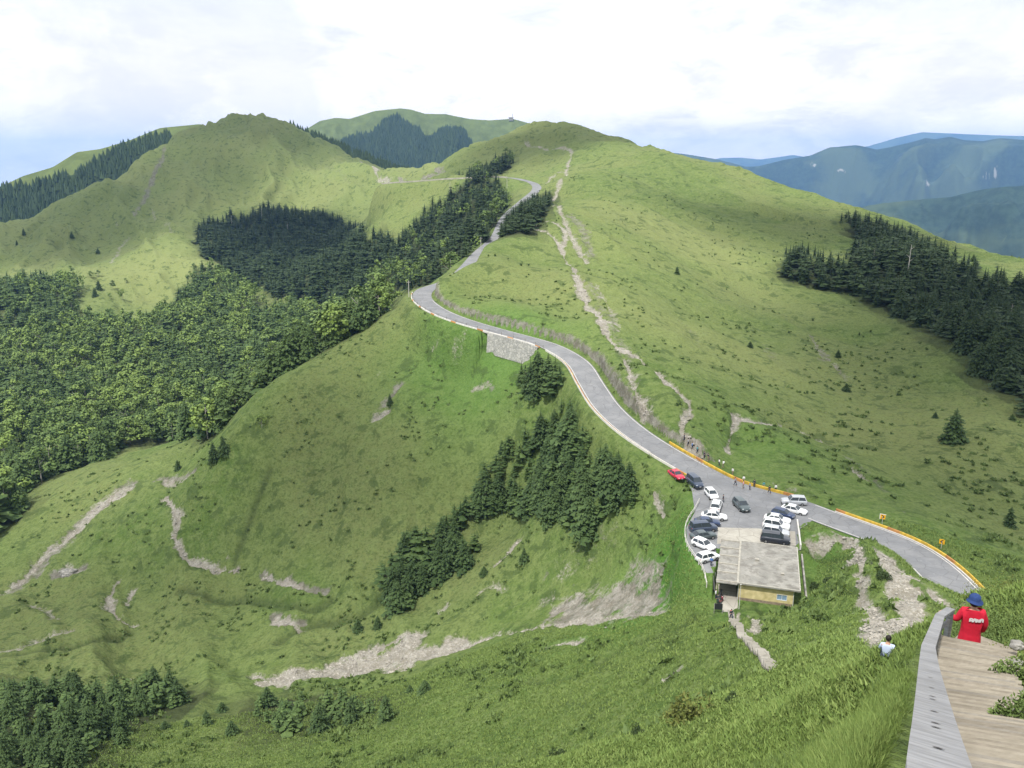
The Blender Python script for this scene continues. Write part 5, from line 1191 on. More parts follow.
def tri_fir(rs, levels, nb, tiers, H=1.0, R=.26, ragged=.25, base=.05, POW=.72):
    """a fir crown, unit height: whorls of drooping sprays round a thin dark core"""
    T = []
    for k in range(levels):
        t = (k+rs.uniform(0, .7))/levels; z = base+(1-base)*t*.97; rr = R*((1-t)**POW)*(1+rs.uniform(-ragged, ragged))+.012
        n = max(4, int(nb*(1-t*.45))); a0 = rs.uniform(0, 6.28)
        for i in range(n):
            a = a0+2*PI*i/n+rs.uniform(-.25, .25); L = rr*rs.uniform(.65, 1.18); ca, sa = math.cos(a), math.sin(a); dr = rs.uniform(.10, .42)*L; up = rs.uniform(.0, .10)*L
            def P_(s, w, h=0): return (ca*L*s-sa*w*L, sa*L*s+ca*w*L, z+up*s*1.5-dr*s*s+h*L)
            if tiers >= 3:
                for s0, s1, w in ((.05, .38, .20), (.25, .58, .24), (.45, .78, .22), (.65, 1.0, .16)):
                    j = rs.uniform(-.06, .06)
                    T.append((P_(s0, 0, .05), P_(s1*.92, w+j, -.12), P_(s1, 0, 0))); T.append((P_(s0, 0, .05), P_(s1, 0, 0), P_(s1*.92, -w+j, -.12)))
                T.append((P_(.35, 0, .02), P_(.6, .05, -.26), P_(.85, -.04, -.05)))
            else:
                T.append((P_(0, 0, .06), P_(.8, .36, -.10), P_(1.0, 0, 0))); T.append((P_(0, 0, .06), P_(1.0, 0, 0), P_(.8, -.36, -.12)))
    # core
    n = 6
    for i in range(n):
        a, b = 2*PI*i/n, 2*PI*(i+1)/n; q = R*.38
        T.append(((math.cos(a)*q, math.sin(a)*q, base+.03), (math.cos(b)*q, math.sin(b)*q, base+.03), (0, 0, .93)))
    T.append(((0, 0, 1.02), (.012, 0, .9), (-.006, .01, .9))); T.append(((0, 0, 1.02), (-.006, .01, .9), (-.006, -.01, .9)))
    return np.array(T, np.float32)*np.array([1, 1, H], np.float32)
def tri_leaf(rs, blobs, quads, size, wid=.36):
    T = []
    for b in range(blobs):
        t = rs.random(); ph = rs.uniform(0, 6.28); zz = .36+.56*t; rad = wid*math.sin(PI*min(1, (.18+.8*t)))*rs.uniform(.25, .95)
        cx, cy = rad*math.cos(ph), rad*math.sin(ph); br = rs.uniform(.09, .15)
        for q in range(quads):
            u = rs.uniform(-1, 1); p2 = rs.uniform(0, 6.28); s = math.sqrt(1-u*u); r = br*(rs.random()**.4); c = Vector((cx+r*s*math.cos(p2), cy+r*s*math.sin(p2), zz+r*u*.75))
            n = Vector((s*math.cos(p2)+rs.uniform(-.6, .6), s*math.sin(p2)+rs.uniform(-.6, .6), u+rs.uniform(-.1, 1.1))).normalized(); x = n.orthogonal().normalized(); a = rs.uniform(0, 6.28); y = n.cross(x); x, y = x*math.cos(a)+y*math.sin(a), y*math.cos(a)-x*math.sin(a); w = size*rs.uniform(.6, 1.4)
            T.append((c-x*w, c+y*w*.8, c+x*w)); T.append((c-x*w, c+x*w, c-y*w*.8))
    return np.array([[tuple(p) for p in t_] for t_ in T], np.float32)
def tri_mesh(name, T, m, tint=None, smooth=False):
    n = len(T); attrs = {'tint': ('FACE', tint)} if tint is not None else None
    me_ = mesh_np(name, T.reshape(-1, 3), np.arange(n*3).reshape(n, 3), [m], smooth=smooth, attrs=attrs)
    return me_
rs = random.Random(11)
FIRS = [tri_fir(rs, 26, 12, 3, R=rs.uniform(.27, .35), base=rs.uniform(.02, .08)) for _ in range(6)]
FIRS_LO = [tri_fir(rs, 10, 8, 2, R=rs.uniform(.20, .34), ragged=.6, base=rs.uniform(.05, .22), POW=rs.uniform(.45, .7)) for _ in range(7)]
BRD = [tri_leaf(rs, 16, 34, .035, rs.uniform(.30, .38)) for _ in range(5)]
BRD_LO = [tri_leaf(rs, 12, 10, .048, rs.uniform(.27, .38)) for _ in range(8)]
def trunk_mesh(name, m, r0, top, limbs):
    mb = MB(); mb.tube((0, 0, -.06), (0, 0, top*.5), r0, r0*.7, 7); mb.tube((0, 0, top*.5), (.005, 0, top), r0*.7, r0*.25, 6)
    for k in range(limbs):
        a = rs.uniform(0, 6.28); z = rs.uniform(.22, .6); L = rs.uniform(.12, .26); mb.tube((0, 0, z), (math.cos(a)*L, math.sin(a)*L, z+rs.uniform(.08, .22)), r0*.4, r0*.12, 5)
    return mb.mesh(name, [m], True)
TR_F = trunk_mesh('trunk', M_BARK, .016, .9, 5); TR_B = [trunk_mesh('trunk', M_PALEB, .014, .7, 7) for _ in range(3)]
FIR_ME = [tri_mesh('crown', T, M_FIR) for T in FIRS]; BRD_ME = [tri_mesh('crown', T, M_LEAF) for T in BRD]; FIRD_ME = [tri_mesh('crown', T, M_FIRF) for T in FIRS]; FIRV_ME = [tri_mesh('crown', T, M_FIRV) for T in FIRS]
TREES = []     # (x, y, z, height, kind, zone)
def scatter(zone, px, r0, r1, sp, hmin, hmax, kindf, seed, dens=1.0, az=None):
    g_ = np.random.default_rng(seed)
    a0 = min(aze(u, v)[0] for u, v in px)-.02; a1 = max(aze(u, v)[0] for u, v in px)+.02
    X0, X1 = -r1*abs(math.sin(min(a0, 0)))-5, r1*math.sin(max(a1, 0))+5
    xs = np.arange(X0, X1, sp); ys = np.arange(r0*.8, r1, sp); X, Y = np.meshgrid(xs, ys); X = X+g_.uniform(-.45, .45, X.shape)*sp; Y = Y+g_.uniform(-.45, .45, Y.shape)*sp
    X = X.ravel(); Y = Y.ravel(); r = np.hypot(X, Y); a = np.arctan2(X, Y); k = (r > r0)&(r < r1)&(a > a0)&(a < a1)&(g_.random(X.shape) < dens); X, Y = X[k], Y[k]
    Z = ground_np(X, Y); Hh = (hmin+(hmax-hmin)*g_.random(X.shape)**1.0)*(1-.35*(g_.random(X.shape) < .25))*(1+.15*fbm(X/25, Y/25, 2, 3)); zm = Z+Hh*.5
    D = Y*CP-zm*SP; U = 512+F*X/D; V = 384-F*(Y*SP+zm*CP)/D
    def at_h(f):
        z_ = Z+Hh*f; jw = 7 if zone == 'right' else 10 if zone == 'valley' else 6; D = Y*CP-z_*SP; j1 = jw*vnoise(X/9, Y/9, 21)+jw*vnoise(X/25, Y/25, 22); return 512+F*X/D+j1, 384-F*(Y*SP+z_*CP)/D+j1
    if zone.startswith('young') or zone == 'roadside': k = in_poly(px, U, V)
    else: k = in_poly(px, *at_h(.10 if zone in ('right', 'dark', 'belt') else .2))&in_poly(px, *at_h(.82))
    X, Y, Z, Hh, U, V = [q_[k] for q_ in (X, Y, Z, Hh, U, V)]
    k = visible(X, Y, Z+Hh*.96); X, Y, Z, Hh, U, V = [q_[k] for q_ in (X, Y, Z, Hh, U, V)]
    if len(X): 
        dm = np.min(np.hypot(X[:, None]-RX[None, ::3, 0], Y[:, None]-RX[None, ::3, 1]), 1); k = dm > (4.4 if zone in ('roadside', 'belt') or zone.startswith('clump') else 6.5); X, Y, Z, Hh, U, V = [q_[k] for q_ in (X, Y, Z, Hh, U, V)]
    for i in range(len(X)): TREES.append((float(X[i]), float(Y[i]), float(Z[i]), float(Hh[i]), kindf(U[i], V[i], g_.random(), X[i], Y[i]), zone))
fir = lambda u, v, q, x, y: 'fir'
scatter('right', [(777,268),(788,249),(806,243),(835,254),(850,252),(862,243),(848,230),(828,216),(835,208),(870,213),(905,224),(950,246),(985,262),(1030,274),(1110,292),(1110,470),(1034,418),(1000,398),(982,378),(970,356),(950,342),(925,328),(890,312),(868,304),(850,295),(835,293),(800,284),(779,275)], 240, 640, 5.2, 8.5, 13.5, fir, 1)
scatter('dark', [(197,242),(203,215),(230,207),(290,205),(335,209),(350,221),(388,227),(404,240),(388,270),(350,300),(325,306),(290,300),(262,292),(235,275),(205,256)], 600, 1120, 6.6, 12, 18, fir, 2)
def mixk(u, v, q, x, y):
    n = float(vnoise(np.array(x/45.), np.array(y/45.), 8)); edge = v > np.interp(u, [0, 120, 200, 270, 410], [455, 425, 405, 358, 270])
    if u > 345 and v < 262: return 'fir' if q < .85 else 'broad'
    if edge: return 'fir' if q < .6 else 'broad'
    if u < 60 and v < 330: return 'fir' if q < .7 else 'broad'
    return 'fir' if (q < .34+n*1.3) else 'broad'
scatter('valley', [(-150,300),(-8,262),(45,260),(70,264),(85,275),(75,290),(78,312),(130,316),(160,302),(180,285),(195,268),(210,257),(238,272),(268,294),(300,292),(325,302),(355,290),(385,262),(388,296),(408,292),(370,322),(345,345),(300,365),(262,390),(238,418),(228,445),(216,460),(205,455),(200,428),(130,442),(100,455),(60,466),(30,492),(-8,520),(-150,600)], 300, 930, 6.6, 10, 19, mixk, 3)
scatter('belt', [(385,262),(388,245),(405,222),(430,200),(455,178),(470,167),(490,163),(503,151),(520,150),(516,161),(500,170),(492,178),(506,190),(528,197),(520,206),(503,217),(496,240),(488,252),(478,264),(456,280),(415,288),(388,296)], 380, 900, 6.0, 9, 14, mixk, 4)
scatter('roadside', [(497,238),(506,218),(518,206),(533,197),(546,189),(553,196),(540,212),(522,230),(508,242)], 380, 720, 3.6, 6, 10, fir, 5)
scatter('clump upper', [(517,394),(520,372),(535,351),(550,348),(566,366),(570,382),(552,392),(535,398)], 190, 262, 2.7, 6.5, 9.5, fir, 6)
scatter('clump main', [(438,532),(468,488),(488,456),(512,440),(530,424),(546,406),(560,396),(590,396),(600,408),(600,430),(606,448),(628,460),(647,480),(645,512),(615,520),(585,528),(550,520),(520,516),(492,528),(462,536)], 145, 235, 2.7, 6, 10.3, fir, 7)
scatter('clump lower', [(372,602),(378,560),(396,540),(415,520),(440,512),(460,516),(488,542),(480,562),(455,572),(430,586),(402,606)], 165, 228, 3.2, 5.5, 9.2, fir, 8)
scatter('young left', [(-110,676),(-8,680),(60,682),(110,684),(150,678),(188,684),(188,694),(160,704),(130,710),(118,728),(92,732),(80,775),(-8,800),(-110,800)], 100, 200, 3.7, 4.5, 7.0, fir, 9)
scatter('young mid', [(250,708),(262,698),(300,694),(330,692),(370,696),(392,703),(382,712),(330,716),(290,724),(255,720)], 105, 175, 3.6, 3.5, 5.5, fir, 10)
SINGLE = [ # u, v of the foot, height in pixels, kind, words, distance window
 (953,441,33,'fir','lone dark fir on the open grass slope below the right wood',(150,300)),
 (1009,526,21,'fir','small dark fir cut by the right edge above the road bend',(120,260)),
 (1001,283,9,'fir','small fir on the right skyline beyond the wood',(380,620)),(973,262,8,'fir','small fir standing alone on the skyline above the right wood',(380,700)),(1015,288,8,'fir','little fir at the far right of the skyline',(380,620)),
 (502,453,14,'fir','young pale fir standing alone left of the main clump',(150,260)),
 (207,724,17,'fir','small round fir alone on the grass left of the gully trees, upper',(90,180)),(222,712,12,'fir','smallest fir just right of the upper round fir',(90,180)),(232,734,16,'fir','dark little fir lowest of the three near the gully trees',(90,180)),(268,706,22,'fir','pointed fir at the left end of the gully trees, standing out above them',(90,180)),
 (165,728,9,'fir','low bushy fir left of the small round fir',(90,180)),(187,727,9,'fir','low bushy fir beside the small round fir',(90,180)),(122,744,20,'fir','light green young fir at the right edge of the lower left trees',(90,180)),
 (425,692,14,'fir','dark small fir on the grass at the end of the scree',(90,180)),(410,692,9,'fir','tiny fir left of the fir at the end of the scree',(90,180)),
 (524,562,16,'fir','little fir beside the pale scar below the main clump',(130,220)),(378,628,14,'fir','small fir at the foot of the lower clump',(130,230)),(358,630,12,'fir','bushy small fir left of the foot of the lower clump',(130,230)),
 (24,235,7,'fir','tiny dark fir high on the left flank of the big left hill',(700,1500)),(17,245,5,'fir','tiniest fir at the far left of the big left hill',(700,1500)),
 (72,238,7,'fir','small tree alone on the left hill above the far left wood',(700,1500)),(98,253,5,'fir','small tree right of the lone left hill tree',(700,1500)),
 (91,278,7,'broad','bush tree at the top left of the scattered trees on the bright slope',(700,1100)),(98,277,7,'broad','bush tree second from left on the bright slope',(700,1100)),(113,289,9,'broad','round tree in the middle of the bright slope below the left hill',(700,1100)),(99,290,10,'fir','narrow tree at the left of the bright slope',(700,1100)),(123,300,11,'broad','lowest round tree on the bright slope',(700,1100)),(110,299,6,'broad','small tree left of the lowest round tree on the bright slope',(700,1100)),(126,283,5,'broad','smallest tree at the right of the bright slope',(700,1100)),(95,296,9,'fir','narrow tree below the left trees of the bright slope',(700,1100)),
 (363,330,12,'fir','dark bush on the crest of the spur left of the hairpin',(200,420)),(262,428,14,'broad','green bushes at the edge of the spur beside the valley wood, upper',(200,330)),(214,462,22,'fir','dark fir at the lower tip of the valley wood',(200,330)),(224,455,20,'fir','dark fir right of the lower tip of the valley wood',(200,330)),
 (178,470,11,'fir','round dark bush alone in the grass hollow left of the spur',(220,360)),
 (390,405,12,'fir','dark shrub in the rocky notch on the spur face',(180,300)),(484,575,10,'fir','small dark shrub right of the lower clump',(140,230)),
 (677,274,8,'fir','dark round shrub alone on the bright right slope',(300,520)),(838,357,8,'fir','dark shrub on the right slope near the pale scar',(200,420)),(846,391,8,'fir','dark shrub lower right of the pale scar',(200,420)),(750,347,6,'fir','small shrub on the right slope above the narrow path',(200,420)),(935,418,7,'fir','small bush left of the lone fir on the right slope',(150,300)),(1012,420,7,'fir','small bush at the right edge above the lone fir',(150,320)),
]
ORD = ['', 'second ', 'third ', 'fourth ', 'fifth ', 'sixth ', 'seventh ', 'eighth ', 'ninth ', 'tenth ']
def make_tree(x, y, z, h, kind, label, group, dark=False, idx=0):
    sc_ = h
    nm = 'fir_tree' if kind == 'fir' else 'broadleaf_tree'
    o = empty(nm, (x, y, z-.15), rng.uniform(0, 6.28), label, 'tree', group); w = rng.uniform(.9, 1.35) if kind == 'fir' else rng.uniform(.95, 1.3); o.scale = (h*w, h*w, h)
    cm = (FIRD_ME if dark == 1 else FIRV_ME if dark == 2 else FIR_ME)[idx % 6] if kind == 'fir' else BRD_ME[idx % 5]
    c = bpy.data.objects.new('crown', cm); C.objects.link(c); c.parent = o
    t_ = bpy.data.objects.new('trunk', TR_F if kind == 'fir' else TR_B[idx % 3]); C.objects.link(t_); t_.parent = o
    return o
for i, (u, v, hp, kd, lb, (ra, rb)) in enumerate(SINGLE):
    p = pick(u, v, ra, rb); d = proj(p.x, p.y, p.z)[2]; h = hp*d/F*1.08
    o = make_tree(p.x, p.y, p.z, h, kd, lb, None, idx=i)
    if h < 3.2: o.scale = (h*1.7, h*1.7, h)
# split the woods: the largest of each kind as individuals
def pxh(t): return t[3]/(t[1]*CP-t[2]*SP)*F
NS = {'fir': sum(s[3] == 'fir' for s in SINGLE), 'broad': sum(s[3] == 'broad' for s in SINGLE)}
IND = []; REST = []
for kd in ('fir', 'broad'):
    L_ = sorted([t for t in TREES if t[4] == kd], key=lambda t: -pxh(t)*(-6 < proj(t[0], t[1], t[2]+t[3]*.5)[0] < 1030 and proj(t[0], t[1], t[2]+t[3])[1] < 762)); n = 300-NS[kd]; IND += L_[:n]; REST += L_[n:]
ZT_ = {'right': ('fir in the dark wood on the right slope', 'firs of the right wood'), 'dark': ('fir in the dark wood on the flank of the left hill', 'firs of the dark wood'), 'valley': ('tree in the wood filling the valley left of the spur', 'trees of the valley wood'),
 'belt': ('tree in the belt of wood below the far road', 'trees of the belt below the far road'), 'roadside': ('young fir in the strip on the right of the far road', 'firs beside the far road'),
 'clump upper': ('fir in the small upper clump under the road', 'firs of the upper clump'), 'clump main': ('fir in the big clump under the road', 'firs of the main clump'), 'clump lower': ('fir in the lower clump on the spur', 'firs of the lower clump'),
 'young left': ('young fir in the dense stand at lower left', 'young firs at the lower left'), 'young mid': ('young fir in the row beside the gully', 'young firs beside the gully')}
def num(n):
    ones = 'first second third fourth fifth sixth seventh eighth ninth tenth eleventh twelfth thirteenth fourteenth fifteenth sixteenth seventeenth eighteenth nineteenth twentieth'.split()
    if n < 20: return ones[n]
    tens = {2: 'twenty', 3: 'thirty', 4: 'forty', 5: 'fifty', 6: 'sixty', 7: 'seventy', 8: 'eighty', 9: 'ninety'}
    k = n+1
    return (tens[k//10]+'-'+ones[k % 10-1]) if k % 10 else tens[k//10][:-1]+'ieth'
byz = {}
for t in IND: byz.setdefault((t[5], t[4]), []).append(t)
n_ = 0
for (zn, kd), L_ in byz.items():
    base_lb, grp = ZT_[zn]
    if zn in ('valley', 'belt'): base_lb = ('dark fir' if kd == 'fir' else 'light green broadleaf tree')+base_lb[4:]; grp = ('firs' if kd == 'fir' else 'broadleaf trees')+grp[5:]
    L_.sort(key=lambda t: proj(t[0], t[1], t[2])[0])
    for i, t in enumerate(L_):
        if zn.startswith('clump') or zn.startswith('young'): lb = base_lb+', '+num(i)+' from its left end'
        else: lb = base_lb
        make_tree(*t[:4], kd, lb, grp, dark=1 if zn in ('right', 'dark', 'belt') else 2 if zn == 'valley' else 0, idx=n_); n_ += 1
def forest(name, trees, protos, m, label, dark=1):
    if not trees: return
    parts_ = []; tint = []; g_ = np.random.default_rng(len(trees))
    for t in trees:
        T = protos[int(g_.integers(len(protos)))]; a = g_.uniform(0, 6.28); c, s = math.cos(a)*t[3]*g_.uniform(.85, 1.25), math.sin(a)*t[3]
        k = t[3]*g_.uniform(.85, 1.3); ca, sa = math.cos(a)*k, math.sin(a)*k
        X = T[..., 0]*ca-T[..., 1]*sa+t[0]; Y = T[..., 0]*sa+T[..., 1]*ca+t[1]; Z = T[..., 2]*t[3]+t[2]-.3
        parts_.append(np.stack([X, Y, Z], -1)); tint.append(np.full(len(T), g_.random()))
    o = link(bpy.data.objects.new(name, tri_mesh(name, np.concatenate(parts_), m, np.concatenate(tint)))); tag(o, label, 'woodland', None, 'stuff'); return o
ntrunk = MB(); 
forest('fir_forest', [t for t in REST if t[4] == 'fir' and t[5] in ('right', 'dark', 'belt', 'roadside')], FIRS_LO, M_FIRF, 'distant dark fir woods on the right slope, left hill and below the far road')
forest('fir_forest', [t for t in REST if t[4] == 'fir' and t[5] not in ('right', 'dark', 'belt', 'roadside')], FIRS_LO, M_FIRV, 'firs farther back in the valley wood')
forest('broadleaf_forest', [t for t in REST if t[4] == 'broad'], BRD_LO, M_LEAF, 'light green broadleaf trees farther back in the valley wood')
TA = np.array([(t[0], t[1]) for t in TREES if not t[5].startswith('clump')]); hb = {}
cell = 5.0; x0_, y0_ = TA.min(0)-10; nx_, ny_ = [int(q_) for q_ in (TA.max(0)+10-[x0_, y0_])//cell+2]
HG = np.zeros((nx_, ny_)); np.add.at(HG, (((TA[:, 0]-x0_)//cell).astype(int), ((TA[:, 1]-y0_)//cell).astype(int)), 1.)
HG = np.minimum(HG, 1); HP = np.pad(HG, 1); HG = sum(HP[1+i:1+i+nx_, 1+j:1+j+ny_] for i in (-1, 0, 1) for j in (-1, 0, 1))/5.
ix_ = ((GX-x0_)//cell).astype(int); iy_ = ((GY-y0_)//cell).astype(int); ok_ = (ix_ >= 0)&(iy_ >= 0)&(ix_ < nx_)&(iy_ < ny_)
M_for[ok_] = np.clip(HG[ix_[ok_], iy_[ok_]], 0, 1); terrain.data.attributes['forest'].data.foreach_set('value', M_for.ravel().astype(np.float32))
print('TREES', len(TREES), 'ind', len(IND), 'rest', len(REST))
# bare pale trunks standing in the dark woods
M_SNAG = mat('bleached_wood', (.42, .40, .37), .9, var=.15)
for i, (u, v, hp, r0, r1) in enumerate([(907,278,22,240,600),(1009,325,14,240,500),(873,262,9,300,600),(232,230,10,740,1100),(262,222,9,740,1100),(302,218,9,740,1100),(288,235,8,740,1100),(295,365,14,260,420),(277,352,12,300,600),(450,195,9,500,900),(457,196,8,500,900)]):
    p = pick(u, v, r0, r1); d = proj(p.x, p.y, p.z)[2]; h = hp*d/F*1.5; wh = ['tallest bleached dead trunk in the right wood', 'bleached dead trunk near the right edge of the wood', 'short bleached trunk at the upper part of the right wood', 'pale dead trunk at the left of the dark wood on the left hill', 'pale dead trunk left of the middle of the dark wood on the left hill', 'pale dead trunk near the top middle of the dark left wood', 'pale dead trunk lower in the dark left wood', 'pale bare trunk at the edge of the spur beside the valley wood', 'pale bare trunk inside the valley wood near the spur', 'pale bare trunk at the upper end of the belt below the far road', 'second pale bare trunk at the upper end of the belt'][i]
    mb = MB(); mb.tube((0, 0, 0), (h*.02, 0, h), h*.018, h*.006, 6)
    for k in range(4): mb.tube((h*.01, 0, h*(.5+.12*k)), (h*.12*math.cos(k*2.), h*.12*math.sin(k*2.), h*(.58+.12*k)), h*.007, h*.002, 4)
    o = mb.build('dead_tree', M_SNAG); o.location = p; tag(o, wh, 'dead tree')
# conifers on the far ridges: nobody could count them
def ridge_trees(H_, cond, n, hmin, hmax, seed, label):
    X, Y, Z, U, V_, me_ = H_; g_ = np.random.default_rng(seed); k = np.argwhere(cond(U, V_, me_, Z)); 
    if len(k) == 0: return
    k = k[g_.integers(0, len(k), n)]; T = []
    for i, j in k:
        i2 = min(i+1, X.shape[0]-1); j2 = min(j+1, X.shape[1]-1); f1, f2 = g_.random(2)
        p = np.array([X[i, j], Y[i, j], Z[i, j]])*(1-f1)+f1*np.array([X[i2, j], Y[i2, j], Z[i2, j]])+f2*(np.array([X[i, j2], Y[i, j2], Z[i, j2]])-np.array([X[i, j], Y[i, j], Z[i, j]]))
        h = g_.uniform(hmin, hmax); r = h*g_.uniform(.20, .3); a0 = g_.uniform(0, 6)
        c = [(p[0]+r*math.cos(a0+q*PI/2), p[1]+r*math.sin(a0+q*PI/2), p[2]+h*.1) for q in range(4)]; tp = (p[0], p[1], p[2]+h)
        for q in range(4): T.append((c[q], c[(q+1) % 4], tp))
    o = link(bpy.data.objects.new('fir_forest', tri_mesh('fir_forest', np.array(T, np.float32), M_FIRF, np.repeat(g_.random(len(T)//4), 4)))); tag(o, label, 'woodland', None, 'stuff')
ridge_trees(H_BL, lambda U, V_, me_, Z: (me_ < .5)&(U > -60)&(U < 170)&(V_ < 262), 5200, 11, 19, 1, 'dark fir forest on the ridge behind the left hill')
ridge_trees(H_BR, lambda U, V_, me_, Z: (U > 290)&(U < 412)&(V_ < 200), 2600, 12, 20, 2, 'narrow strip of dark firs behind the right shoulder of the left hill')
ridge_trees(H_BM, lambda U, V_, me_, Z: (me_ < .5)&(U > 340)&(U < 500)&(V_ < 175), 9000, 14, 26, 3, 'far dark fir forest on the blue tinted mountain in the middle')
# ------------------------------------------------------------------ grass and scrub
def grass_mat(name, cols):
    m, t, b = nt(name); g = G(t); geo = t.nodes.new('ShaderNodeNewGeometry'); P_ = geo.outputs['Position']
    c = g.mix(g.ramp(g.attr('tint'), 0, 1), cols[0], cols[1]); c = g.mix(g.ramp(g.noise(P_, .35, 5, .6), .35, .7, 0, .6), c, cols[2])
    c = g.mix(g.ramp(g.noise(P_, .08, 4, .6), .5, .7, 0, .4), c, cols[1])
    t.links.new(c, b.inputs['Base Color']); b.inputs['Roughness'].default_value = .7; b.inputs['Specular IOR Level'].default_value = .25; return m
M_BLADE = grass_mat('bamboo_grass', [(.110, .172, .040), (.21, .275, .078), (.145, .22, .050)]); M_SCRUB = grass_mat('low_scrub', [(.075, .118, .032), (.13, .185, .055), (.10, .152, .043)])
def maskval(Mk, x, y):
    r = np.hypot(x, y); a = np.arctan2(x, y); i = np.clip(np.searchsorted(LR, np.log(np.maximum(r, 1.01)))-1, 0, NR-1); j = np.clip(np.searchsorted(AZ, a), 0, NA-1); return Mk[i, j]
def grass(name, n, r0, r1, a0, a1, h0, h1, w, blades, seed, m, label, patch=None, lean=.55, vis=True):
    g_ = np.random.default_rng(seed); r = np.exp(g_.uniform(math.log(r0), math.log(r1), n)) if r1/r0 > 3 else np.sqrt(g_.uniform(r0**2, r1**2, n)); a = np.radians(g_.uniform(a0, a1, n)); x, y = r*np.sin(a), r*np.cos(a)
    k = (maskval(M_bare, x, y) < .35)&(maskval(M_rock, x, y) < .5)&(maskval(RD, x, y) > 4.6)&(maskval(LD, x, y) > .4)&(maskval(TD, x, y) > (.4 if name == 'grass' else 5))
    if patch is not None: k &= patch(x, y)
    x, y = x[k], y[k]; z = ground_np(x, y); k = visible(x, y, z+.3, .004) if vis else np.ones(x.shape, bool); x, y, z = x[k], y[k], z[k]
    d = np.full(x.shape, 99.)
    for q_ in SCv[::3]: d = np.minimum(d, np.hypot(x-q_[0], y-q_[1]))
    for q_ in allp: d = np.minimum(d, np.hypot(x-q_.x, y-q_.y)+.75)
    k = (d > (.93 if vis else .80))&(np.hypot(x, y) > 2.2); x, y, z = x[k], y[k], z[k]
    N_ = len(x); sz = (r0*0+1)*np.ones(N_)
    rr = np.hypot(x, y); sc_ = np.clip(rr/14, .8, 3.5) if r1/r0 > 3 else np.ones(N_)
    T = np.empty((N_, blades, 3, 3), np.float32)
    for b in range(blades):
        th = g_.uniform(0, 6.28, N_); ln = g_.uniform(.15, lean, N_); h = g_.uniform(h0, h1, N_)*sc_**.4*(1+.5*fbm(x/2.5, y/2.5, 2, 77)); ww = w*g_.uniform(.6, 1.4, N_)*sc_; ox, oy = g_.uniform(-.12, .12, (2, N_))*sc_; t2 = th+g_.uniform(-1.6, 1.6, N_)
        bx, by = x+ox, y+oy; hx, hy = bx+np.cos(th)*ln*h, by+np.sin(th)*ln*h
        T[:, b, 0] = np.stack([bx-np.sin(t2)*ww, by+np.cos(t2)*ww, z-.03+0*h], 1); T[:, b, 1] = np.stack([bx+np.sin(t2)*ww, by-np.cos(t2)*ww, z-.03+h*.15], 1); T[:, b, 2] = np.stack([hx, hy, z+h*np.sqrt(np.clip(1-ln**2*.5, .2, 1))], 1)
    T = T.reshape(-1, 3, 3); tint = np.repeat(g_.random(N_), blades)
    o = link(bpy.data.objects.new(name, tri_mesh(name, T, m, tint))); tag(o, label, 'grass', None, 'stuff')
grass('grass', 240000, 2.2, 60, -6, 38, .04, .11, .007, 5, 5, M_BLADE, 'thick short bamboo grass covering the near slope', lean=1.15)
grass('grass', 90000, 20, 66, -8, 36, .07, .20, .018, 5, 25, M_BLADE, 'taller bamboo grass halfway down the near slope', lean=1.15)
grass('grass', 90000, 2.2, 12, 20, 36, .04, .12, .006, 5, 26, M_BLADE, 'short bamboo grass close beside the handrail', lean=1.1, vis=False)
grass('grass', 110000, 50, 150, -34, 34, .12, .40, .055, 4, 6, M_BLADE, 'bamboo grass on the slopes round the building and the gully', lean=1.1)
grass('scrub', 17000, 60, 330, -34, 36, .18, .50, .10, 9, 8, M_SCRUB, 'low dark scrub scattered over the slopes', patch=lambda x, y: fbm(x/14, y/14, 4, 61)+.9*fbm(x/3, y/3, 2, 66) > .24, lean=1.0)
grass('scrub', 2600, 320, 620, -6, 36, .5, 1.1, .35, 8, 18, M_SCRUB, 'sparse scrub high on the opposite hill', patch=lambda x, y: fbm(x/20, y/20, 4, 61)+.5*fbm(x/4, y/4, 2, 66) > .28, lean=1.0)
grass('scrub', 9000, 6, 70, -10, 38, .08, .20, .014, 12, 9, M_SCRUB, 'darker tufts among the bamboo grass of the near slope', patch=lambda x, y: fbm(x/3, y/3, 3, 62) > .14, lean=1.0)
# shrubs near the boardwalk and the single shrubs on the near slopes
def shrub(p, w, h, label, m, seed, q=900, cat='shrub', size=.035, red=None):
    r_ = random.Random(seed); T = []
    for k in range(q):
        u = r_.uniform(-.15, 1); ph = r_.uniform(0, 6.28); s = math.sqrt(max(0, 1-u*u)); rad = (r_.random()**.33)*(1+.25*math.sin(ph*3+seed)+.15*math.sin(ph*5)); c = Vector((w*rad*s*math.cos(ph), w*rad*s*math.sin(ph), h*rad*max(u, -.1)))
        n = Vector((r_.uniform(-1, 1), r_.uniform(-1, 1), r_.uniform(0, 1.2))).normalized(); x = n.orthogonal().normalized(); y = n.cross(x); a = r_.uniform(0, 6.28); x, y = x*math.cos(a)+y*math.sin(a), y*math.cos(a)-x*math.sin(a); sz = size*r_.uniform(.7, 1.5)
        T.append((tuple(c-x*sz), tuple(c+y*sz*.55), tuple(c+x*sz))); T.append((tuple(c-x*sz), tuple(c+x*sz), tuple(c-y*sz*.55)))
    o = link(bpy.data.objects.new('shrub', tri_mesh('leaves', np.array(T, np.float32), m, np.random.default_rng(seed).random(len(T))))); o.location = p; tag(o, label, cat, 'shrubs')
    return o
M_SHL = leaf_mat('shrub_leaves', (.085, .135, .035), (.13, .19, .055), (.19, .25, .08)); M_SHY = leaf_mat('yellow_shrub_leaves', (.09, .12, .025), (.15, .17, .04), (.22, .22, .07)); M_SHD = leaf_mat('dark_shrub_leaves', (.03, .055, .018), (.055, .09, .03), (.09, .12, .04))
